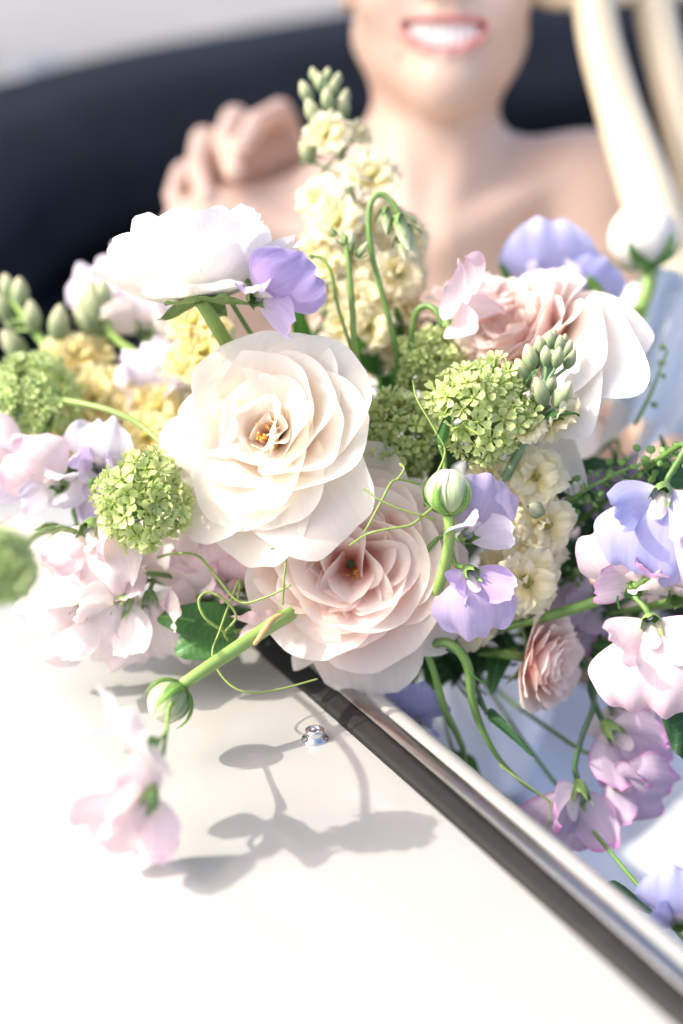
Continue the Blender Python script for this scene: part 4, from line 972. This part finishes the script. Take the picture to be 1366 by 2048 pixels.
# ---- viburnum heads
def vib_mesh(v):
    V, F, UV = [], [], []; rr = random.Random(v)
    for k in range(5):
        a0 = 2 * math.pi * k / 5 + rr.uniform(-.1, .1); R = .0048 * rr.uniform(.9, 1.1); b = len(V)
        V.append((0, 0, 0)); UV.append((.5, 0))
        for (f, w_) in ((.45, .34), (.8, .42), (1.0, .22)):
            for sg in (-1, 0, 1):
                a = a0 + sg * w_ * (1.15 if f < .9 else 1.3); V.append((R * f * math.cos(a), R * f * math.sin(a), .0012 * f * f + .0009 * abs(sg) * f + rr.uniform(-.0003, .0003))); UV.append((.5 + sg * .4, f))
        F += [(b, b + 1, b + 2), (b, b + 2, b + 3)]
        for q in (0, 3): F += [(b + 1 + q, b + 4 + q, b + 5 + q, b + 2 + q), (b + 2 + q, b + 5 + q, b + 6 + q, b + 3 + q)]
    tV, tF, tU = tube_data([Vector((0, 0, -.006)), Vector((0, 0, .0012))], [.0004, .0007], 5, 3); b = len(V)
    V += [tuple(x) for x in tV]; UV += [(.5, .1)] * len(tV); F += [tuple(i + b for i in f) for f in tF]
    return mesh_of('floret', V, F, UV)
VIB = {}
def viburnum(label, px, py, d, Rpx, mat, n, stem_pts, back=False, sq=(1, 1, 1), fs=1.0):
    R = Rpx * d / FPX; r = F_('viburnum_head', label, 'viburnum', px, py, d, (0, .5, .85), 'green viburnum heads')
    if mat not in VIB:
        VIB[mat] = [vib_mesh(v) for v in range(4)]
        for me in VIB[mat]: me.materials.append(MT[mat])
    mb = MB()
    for i in range(n):
        z = 1 - 2 * (i + .5) / n; a = i * 2.399963 + U(-.15, .15); q = math.sqrt(1 - z * z)
        dv = Vector((q * math.cos(a), q * math.sin(a), z)); 
        if z < -.72: continue
        if math.sin(dv.x * 6.1 + px) * math.sin(dv.y * 5.3 + py * .7) * math.cos(dv.z * 4 + px) > .52: continue
        rad_ = R * (U(.88, 1.05) + .12 * math.sin(dv.x * 4 + py) * math.cos(dv.y * 3.1 + px) - .14 * (math.sin(dv.x * 5.3 + px) * math.sin(dv.y * 4.7 + py) > .35)); p = Vector((dv.x * sq[0], dv.y * sq[1], dv.z * sq[2])) * rad_
        ax = (dv + Vector((U(-.6, .6), U(-.6, .6), U(-.6, .6)))).normalized()
        s = fs * U(.95, 1.6)
        obj('floret', VIB[mat][i % 4], None, r, frame(p, ax, Vector((math.cos(a * 3), math.sin(a * 3), .3))) @ Matrix.Diagonal((s, s, s, 1)))
        if i % 3 == 0: mb.add(*tube_data([Vector((0, 0, -R * .75)), p * .55, p * .97], [.0007, .0005], 5, 5))
    mb.build('pedicels', MT['stem_bright'], r)
    stem(r, [r.matrix_basis @ Vector((0, 0, -R * .7))] + [P(*p) for p in stem_pts], .0019, 'stem_bright')
    return r
viburnum('round green viburnum head beside the stock sprig, sharpest of the heads', 962, 820, 1.0, 100, 'viburnum_green', 175, [(985, 960, 1.06)])
viburnum('small dark green viburnum head under the pink sweet pea', 858, 728, 1.07, 68, 'viburnum_green', 150, [(860, 850, 1.1)], fs=.8)
viburnum('green viburnum head half hidden between the cream rose and another head', 785, 880, 1.05, 88, 'viburnum_green', 190, [(800, 1000, 1.1)], fs=1.1)
viburnum('yellow green viburnum head at the left of the cream rose', 284, 1002, .995, 90, 'viburnum_green', 150, [(330, 1080, 1.05), (450, 1150, 1.1)])
viburnum('pale viburnum head at the left edge on a long arching stalk', 68, 800, 1.10, 96, 'viburnum_pale', 240, [(95, 800, 1.085), (200, 815, 1.06), (280, 850, 1.05), (350, 915, 1.04), (420, 1000, 1.06)], fs=.72)
viburnum('blurred green viburnum head low at the left edge over the panel', -4, 1135, .815, 64, 'viburnum_pale', 110, [(60, 1080, .88), (110, 1060, .95), (180, 1070, 1.04)], fs=1.1)

# ---- nodding sweet pea buds and their stalks
def pea_buds(label, path, buds, r=.0014, mat='stem_green', group='nodding sweet pea buds'):
    pts = [P(*p) for p in path]
    k = thing('sweet_pea_buds', label, 'bud stalk', frame(pts[0], D(0, 1, 0)), group)
    tube('stem', pts, [r * .8, r, r, r * 1.2], MT[mat], k, 8)
    inv = k.matrix_basis.inverted()
    for px, py, d, s, ax in buds:
        V, F, UV = [], [], []; kk = 10; n = 9
        for j in range(n + 1):
            f = j / n; rr = .0042 * math.sin(math.pi * (.1 + .85 * f)) ** .8 * (1 - .35 * f)
            for i in range(kk):
                a = 2 * math.pi * i / kk; V.append((rr * math.cos(a), .7 * rr * math.sin(a), f * .019)); UV.append((i / kk, f))
        for j in range(n):
            for i in range(kk): F.append((j * kk + i, j * kk + (i + 1) % kk, (j + 1) * kk + (i + 1) % kk, (j + 1) * kk + i))
        b = obj('bud', mesh_of('bud', V, F, UV), MT['green_bud'], k, inv @ frame(P(px, py, d), D(*ax)) @ Matrix.Diagonal((s, s, s, 1)))
        for i in range(4): petal(b, 'sepal', i * 90 + 20, .011, .0045, 60, 8, .7, name='sepal', r0=.001, top=.8, pt=1.3, base=.6, nu=4, nv=6)
    return k
pea_buds('hooked stalk with hanging green buds before the cream stock', [(805, 440, 1.05), (785, 405, 1.05), (758, 388, 1.05), (738, 420, 1.05), (742, 500, 1.05), (765, 590, 1.055), (790, 690, 1.06), (800, 800, 1.08), (830, 950, 1.12)],
         [(770, 415, 1.052, 1.0, (.15, -1, .1)), (795, 430, 1.048, 1.25, (.3, -1, .2)), (810, 450, 1.05, 1.1, (.35, -1, 0)), (800, 470, 1.055, .9, (.2, -1, .2))], .0018)
pea_buds('straight stalk with tiny green buds before the cream stock', [(690, 470, 1.04), (698, 540, 1.04), (705, 620, 1.045), (710, 700, 1.05), (735, 800, 1.07), (770, 950, 1.12)],
         [(690, 490, 1.04, .6, (-.3, 1, 0)), (700, 505, 1.04, .7, (.1, 1, 0)), (715, 515, 1.04, .6, (.5, .8, 0)), (672, 470, 1.04, .5, (-.8, .6, 0))], .0020, 'stem_bright')
pea_buds('thin arched stalk without flower left of the straight stalk', [(628, 512, 1.04), (645, 518, 1.04), (662, 545, 1.04), (675, 610, 1.045), (700, 690, 1.05), (740, 820, 1.08)], [(628, 514, 1.04, .3, (-1, .1, 0))], .0012, 'stem_bright')

# ---- leaves
def leaf(label, px, py, d, axis, xh, L, W, mat='leaf', ph=(10, 60), cup=.3, tip=10, top=.7, pt=1.6, pts=None, group='leaves of the bouquet', ruffle=.0015, name='leaf', second=None, to_bind=True, base=.25, notch=0, nu=14):
    r = thing(name, label, 'leaf', frame(P(px, py, d), D(*axis), D(*xh)), group)
    petal(r, mat, 0, L, W, ph[0], ph[1], cup, name='blade', tip=tip, top=top, pt=pt, base=base, ruffle=ruffle, r0=.0005, nu=nu, nv=14, notch=notch)
    if second: petal(r, mat, second[0], second[1], second[2], ph[0], ph[1], cup, name='blade', tip=tip, top=top, pt=pt, base=base, ruffle=ruffle, r0=.0005)
    stem(r, [P(px, py, d)] + ([P(*p) for p in pts] if pts else []), .0013, 'stem_green' if mat != 'leaf_dark' else 'stem_dark', to_bind)
    return r
leaf('green leaf pair lying over the panel beside the metal rail', 470, 1262, 1.035, (.0, .35, .94), (-.8, .2, .2), .048, .032, 'leaf', (62, 96), .35, 12, .5, 2, second=(32, .040, .036), ruffle=.002)
leaf('narrow green leaf blade rising in front of the green viburnum', 880, 890, .985, (.25, .95, .2), (.1, .4, .9), .030, .0095, 'leaf', (-4, 6), .8, 0, .85, 1.3, pts=[(890, 930, .99), (872, 990, .99), (850, 1010, 1.0)], to_bind=False)
leaf('large dark serrated leaf at the right edge over the dress', 1372, 1330, 1.0, (.2, .3, .93), (-.15, -1, 0), .058, .050, 'leaf_dark', (70, 96), .4, 6, .4, 2.2, ruffle=.004)
leaf('long folded dark leaf hanging on a stalk over the dress', 975, 1430, 1.03, (.3, .6, .6), (.6, -.9, .1), .040, .010, 'leaf_dark', (80, 92), 1.0, 0, .85, 1.3, pts=[(950, 1370, 1.03), (925, 1315, 1.03), (880, 1290, 1.04)])
leaf('second folded dark leaf behind the long hanging one', 970, 1420, 1.035, (.3, .6, .6), (.5, -.9, .0), .022, .009, 'leaf_dark', (70, 80), 1.0, 0, .85, 1.3)
leaf('blurred green leaf low at the right behind the rail', 1205, 1770, .97, (.2, .6, .7), (.8, -.6, 0), .038, .014, 'leaf_dark', (80, 95), .4, 0, .8, 1.4, to_bind=False)
leaf('small pointed leaf left of the small pink spray rose', 1040, 1310, 1.06, (-.2, .5, .8), (-1, .1, 0), .026, .011, 'leaf_bright', (80, 88), .8, 0, .85, 1.3)
leaf('grey green leaf drooping inside the car by the rail', 905, 1500, 1.10, (.2, .6, .7), (.2, -1, 0), .045, .022, 'leaf', (75, 95), .4, 10, .6, 1.8)
leaf('ruffled green leaf below the deep mauve sweet pea', 1190, 1290, 1.08, (0, .5, .85), (.8, -.4, .2), .036, .020, 'leaf', (70, 92), .4, 10, .6, 1.8)
leaf('dark pointed leaf under the small pink spray rose', 1000, 1300, 1.07, (0, .5, .85), (-.2, -1, .1), .034, .018, 'leaf_dark', (70, 92), .4, 10, .7, 1.6)
# long stalks hanging and crossing on the right
def stalk(label, path, r, mat, group='bare green stalks', knob=0, nodes_=()):
    pts = [P(*p) for p in path]; k = thing('flower_stalk', label, 'stalk', frame(pts[0], D(0, 1, 0)), group)
    tube('stem', pts, r, MT[mat], k, 9, 40, knob)
    for i, (px, py, d, L, ax) in enumerate(nodes_):
        V, F, UV = petal_grid(L, L * .35, 20, 50, .7, top=.85, pt=1.3, base=.6, seed=int(px)); obj('bract', mesh_of('bract', V, F, UV), MT['leaf'], k, k.matrix_basis.inverted() @ frame(P(px, py, d), D(*ax)))
stalk('hairy green stalk crossing above the small pink spray rose', [(930, 1268, 1.06), (1020, 1252, 1.045), (1110, 1228, 1.03), (1200, 1200, 1.015), (1245, 1180, 1.0), (1290, 1160, .99), (1340, 1125, .985)], [.0022, .0026, .0034, .003, .0024, .002], 'stem_green', knob=.1, nodes_=[(1240, 1185, .998, .012, (-.6, .6, .3)), (1248, 1190, .995, .012, (.6, -.3, .4)), (1235, 1192, .995, .010, (-.5, -.6, .4))])
stalk('curving green stalk hanging down over the rail beside the blush rose', [(800, 1320, 1.08), (868, 1288, 1.03), (905, 1290, 1.02), (935, 1330, 1.02), (945, 1400, 1.025), (965, 1460, 1.03), (1000, 1520, 1.035), (1050, 1570, 1.04), (1085, 1600, 1.045), (1092, 1680, 1.05)], [.0026, .003, .003, .0018, .0008, .0005], 'stem_green', nodes_=[(940, 1345, 1.015, .014, (.3, -.9, .2))])
stalk('second green stalk hanging left of the curving one', [(855, 1310, 1.03), (870, 1350, 1.035), (890, 1420, 1.045), (915, 1470, 1.06), (928, 1510, 1.07), (918, 1560, 1.08)], [.0022, .0024, .002, .0016], 'stem_green')
stalk('pale twisted dry bract on the thick bud stalk', [(566, 1228, .985), (545, 1240, .979), (528, 1262, .977), (512, 1285, .978), (500, 1290, .985)], [.0006, .0022, .0016, .0008], 'bract_dry')

# ---- tendrils
TI = [0]
def tendril(label, path, r=.00055, mat='tendril_green'):
    pts = [P(*p) for p in path]; k = thing('tendril', label, 'tendril', frame(pts[0], D(0, 1, 0)), 'sweet pea tendrils')
    tube('strand', pts, [r * 1.15, r, r * .8], MT[mat], k, 6, 14 * len(pts)); return k
tendril('tendril looping beside the green leaf over the panel', [(475, 1205, 1.02), (480, 1160, 1.01), (465, 1190, 1.005), (440, 1260, .995), (425, 1310, .99), (450, 1360, .985), (495, 1385, .98), (560, 1378, .98), (635, 1358, .985)], .0007)
tendril('tendril ring above the green leaf', [(450, 1265, 1.0), (410, 1235, .995), (398, 1200, .995), (418, 1184, .995), (455, 1205, .995), (472, 1235, .998), (450, 1265, 1.0), (455, 1280, 1.005)], .0009)
tendril('tendril arching from the left viburnum towards the blush rose', [(315, 1115, 1.03), (350, 1107, 1.02), (395, 1112, 1.01), (430, 1150, 1.0), (478, 1203, .995), (530, 1195, .99), (582, 1170, .985)], .0008)
tendril('forked tendril across the blush rose pointing down', [(838, 968, .985), (790, 960, .975), (765, 998, .97), (740, 1045, .968), (728, 1065, .97)], .0007)
tendril('tendril crossing the blush rose from the upright bud', [(872, 1040, .975), (845, 1032, .97), (800, 1018, .968), (760, 1000, .968), (725, 976, .97)], .0007)
tendril('tendril dipping into the heart of the blush rose', [(872, 1010, .978), (848, 1030, .972), (820, 1050, .969), (775, 1058, .968), (735, 1068, .97), (700, 1090, .985)], .0008)
tendril('faint tendril curl left on the blush rose', [(565, 1210, .99), (568, 1160, .985), (572, 1105, .985), (560, 1092, .986), (540, 1098, .988)], .0006)
tendril('upright tendril linking the narrow blade to the upright bud', [(800, 928, .98), (808, 938, .975), (792, 962, .975)], .0006)
tendril('thin strand rising left of the viburnum heads', [(868, 960, .985), (890, 905, .985), (870, 860, .985), (835, 800, .99), (825, 760, 1.0)], .0007)
tendril('thin curled strand hanging over the dress', [(1000, 1530, 1.035), (1040, 1560, 1.03), (1075, 1585, 1.028), (1100, 1610, 1.028), (1095, 1660, 1.028), (1098, 1720, 1.03)], .0006)

# ---- pennycress sprigs with flat round pods
PODM = []
for v in range(3):
    V, F = [], []; kk = 10
    for (z, q) in ((-.0007, .3), (-.0006, .8), (0, 1.0), (.0006, .8), (.0007, .3)):
        for i in range(kk):
            a = 2 * math.pi * i / kk; rr = .0024 * q * (1 - (.18 if i == 0 else 0)); V.append((rr * math.cos(a), rr * math.sin(a) * 1.1, z))
    for j in range(4):
        for i in range(kk): F.append((j * kk + i, j * kk + (i + 1) % kk, (j + 1) * kk + (i + 1) % kk, (j + 1) * kk + i))
    F.append(tuple(range(kk))[::-1]); F.append(tuple(range(4 * kk, 5 * kk)))
    me = mesh_of('pod', V, F); me.materials.append(MT['leaf_bright'] if v == 0 else MT['stem_green']); PODM.append(me)
def pennycress(label, path, n, spread_, r=.0011):
    pts = [P(*p) for p in path]; k = thing('pennycress_sprig', label, 'seed sprig', frame(pts[0], D(0, 1, 0)), 'pennycress sprigs'); inv = k.matrix_basis.inverted()
    tube('stem', pts, [r * .7, r, r * 1.3], MT['stem_green'], k, 7); ln = crom(pts, 60); mb = MB()
    for i in range(n):
        q = ln[int(2 + 56 * i / n)]; t = (ln[min(60, int(4 + 56 * i / n))] - q).normalized()
        a = i * 2.4 + U(-.3, .3); o = t.orthogonal().normalized(); b = t.cross(o)
        dv = (o * math.cos(a) + b * math.sin(a)) - t * .5; e = q + dv.normalized() * spread_ * U(.7, 1.15) + Vector((0, 0, -.001))
        mb.add(*tube_data([inv @ q, inv @ (q.lerp(e, .5) - t * .001), inv @ e], [.0003, .00025], 5, 4)); s = U(.75, 1.15)
        obj('pod', PODM[i % 3], None, k, inv @ frame(e, (D(0, .2, 1) + Vector((U(-.7, .7), U(-.7, .7), U(-.7, .7)))).normalized(), dv) @ Matrix.Diagonal((s, s, s, 1)))
    mb.build('pedicels', MT['stem_green'], k)
pennycress('pennycress sprig crossing below the white rose to the right edge', [(1400, 905, 1.02), (1330, 915, 1.02), (1250, 940, 1.025), (1180, 975, 1.03), (1120, 1015, 1.045), (1060, 1070, 1.08)], 62, .011)
pennycress('pennycress sprig under the blue sweet pea', [(1345, 1085, 1.03), (1290, 1105, 1.035), (1230, 1112, 1.04), (1180, 1130, 1.05), (1120, 1170, 1.08)], 34, .009)
pennycress('short pennycress sprig standing before the pale dress at the right', [(1335, 700, 1.1), (1318, 745, 1.1), (1300, 790, 1.1), (1270, 850, 1.1)], 5, .006)

# ---- dark greenery filling the middle of the bouquet
def sprig(label, p0, p1, n, L, W, mat):
    a, b = P(*p0), P(*p1); k = thing('foliage_sprig', label, 'foliage', frame(a, D(0, 1, 0)), 'greenery inside the bouquet'); inv = k.matrix_basis.inverted()
    mid = a.lerp(b, .5) + Vector((U(-.01, .01), U(-.01, .01), .008)); ln = crom([a, mid, b], 40)
    tube('stem', [a, mid, b, b.lerp(BIND, .7), BIND], [.0008, .0016, .002], MT['stem_dark'], k, 7)
    ms = [mesh_of('leaf', *petal_grid(L * q, W * q, 35, 75, .4, tip=15, top=.7, pt=1.6, base=.25, ruffle=.0015, seed=int(p0[0]) + v, nu=8, nv=8)) for v, q in ((0, 1), (1, .8), (2, 1.15))]
    for i in range(n):
        q = ln[int(40 * i / n)]; t = (ln[max(0, int(40 * i / n) - 1)] - ln[min(40, int(40 * i / n) + 1)]).normalized()
        obj('leaf', ms[i % 3], MT[mat], k, inv @ frame(q, (t + Vector((U(-.3, .3), U(-.3, .3), U(-.3, .3)))).normalized()) @ Matrix.Rotation(i * 2.2 + U(-.4, .4), 4, 'Z'))
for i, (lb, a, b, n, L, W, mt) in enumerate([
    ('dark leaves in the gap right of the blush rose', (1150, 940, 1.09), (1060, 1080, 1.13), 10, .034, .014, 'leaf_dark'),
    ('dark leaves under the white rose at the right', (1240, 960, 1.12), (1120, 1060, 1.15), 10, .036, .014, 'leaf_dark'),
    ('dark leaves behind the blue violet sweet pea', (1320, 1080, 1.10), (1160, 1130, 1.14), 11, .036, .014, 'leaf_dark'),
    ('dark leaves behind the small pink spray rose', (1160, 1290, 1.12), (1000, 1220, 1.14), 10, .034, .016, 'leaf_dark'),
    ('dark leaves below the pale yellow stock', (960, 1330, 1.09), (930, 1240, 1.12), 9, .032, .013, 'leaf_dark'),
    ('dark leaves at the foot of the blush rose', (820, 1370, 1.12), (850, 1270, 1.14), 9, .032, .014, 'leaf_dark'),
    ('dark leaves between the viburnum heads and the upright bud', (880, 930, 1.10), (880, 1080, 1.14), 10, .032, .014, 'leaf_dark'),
    ('green leaves at the foot of the cream stock', (735, 720, 1.12), (780, 900, 1.14), 10, .042, .012, 'leaf'),
    ('green leaves right of the cream stock', (800, 690, 1.13), (820, 880, 1.14), 9, .040, .012, 'leaf'),
    ('green leaves between the purple sweet pea and the stock', (620, 600, 1.12), (650, 800, 1.13), 9, .038, .013, 'leaf'),
    ('green leaves under the cream rose', (400, 1090, 1.09), (560, 1130, 1.13), 10, .034, .014, 'leaf'),
    ('green leaves behind the yellow stock on the left', (200, 760, 1.19), (380, 900, 1.17), 11, .040, .016, 'leaf_bright'),
    ('green leaves behind the left viburnum head', (240, 930, 1.12), (420, 1020, 1.13), 10, .038, .015, 'leaf'),
    ('green leaves behind the pink spray rose', (1050, 620, 1.16), (1010, 800, 1.16), 10, .040, .016, 'leaf'),
    ('green leaves behind the white rose at the right', (1215, 640, 1.15), (1150, 800, 1.16), 9, .040, .018, 'leaf_bright'),
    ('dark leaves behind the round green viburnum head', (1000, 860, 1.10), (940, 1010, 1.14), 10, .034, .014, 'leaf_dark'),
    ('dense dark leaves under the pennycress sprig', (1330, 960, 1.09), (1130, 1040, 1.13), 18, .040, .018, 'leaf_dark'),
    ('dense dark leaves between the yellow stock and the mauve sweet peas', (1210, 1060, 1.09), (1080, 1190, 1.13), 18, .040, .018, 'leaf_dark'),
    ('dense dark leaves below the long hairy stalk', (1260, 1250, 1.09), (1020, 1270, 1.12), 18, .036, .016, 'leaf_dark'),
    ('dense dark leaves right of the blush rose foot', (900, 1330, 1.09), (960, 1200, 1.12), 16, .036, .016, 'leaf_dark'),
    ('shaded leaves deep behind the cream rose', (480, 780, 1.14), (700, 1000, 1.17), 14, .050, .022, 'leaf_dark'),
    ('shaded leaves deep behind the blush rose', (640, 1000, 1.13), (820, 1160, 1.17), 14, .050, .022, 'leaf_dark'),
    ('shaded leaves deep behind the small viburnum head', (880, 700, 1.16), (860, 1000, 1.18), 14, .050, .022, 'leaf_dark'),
    ('shaded leaves deep behind the left viburnum and sweet peas', (220, 1010, 1.14), (520, 1090, 1.17), 15, .050, .022, 'leaf'),
    ('shaded leaves deep behind the pale left sweet peas', (130, 900, 1.17), (420, 960, 1.19), 15, .050, .022, 'leaf'),
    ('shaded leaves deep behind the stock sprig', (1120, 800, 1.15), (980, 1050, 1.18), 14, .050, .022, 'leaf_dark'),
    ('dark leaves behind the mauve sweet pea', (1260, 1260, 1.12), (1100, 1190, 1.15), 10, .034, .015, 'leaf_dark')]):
    sprig(lb, a, b, n, L, W, mt)
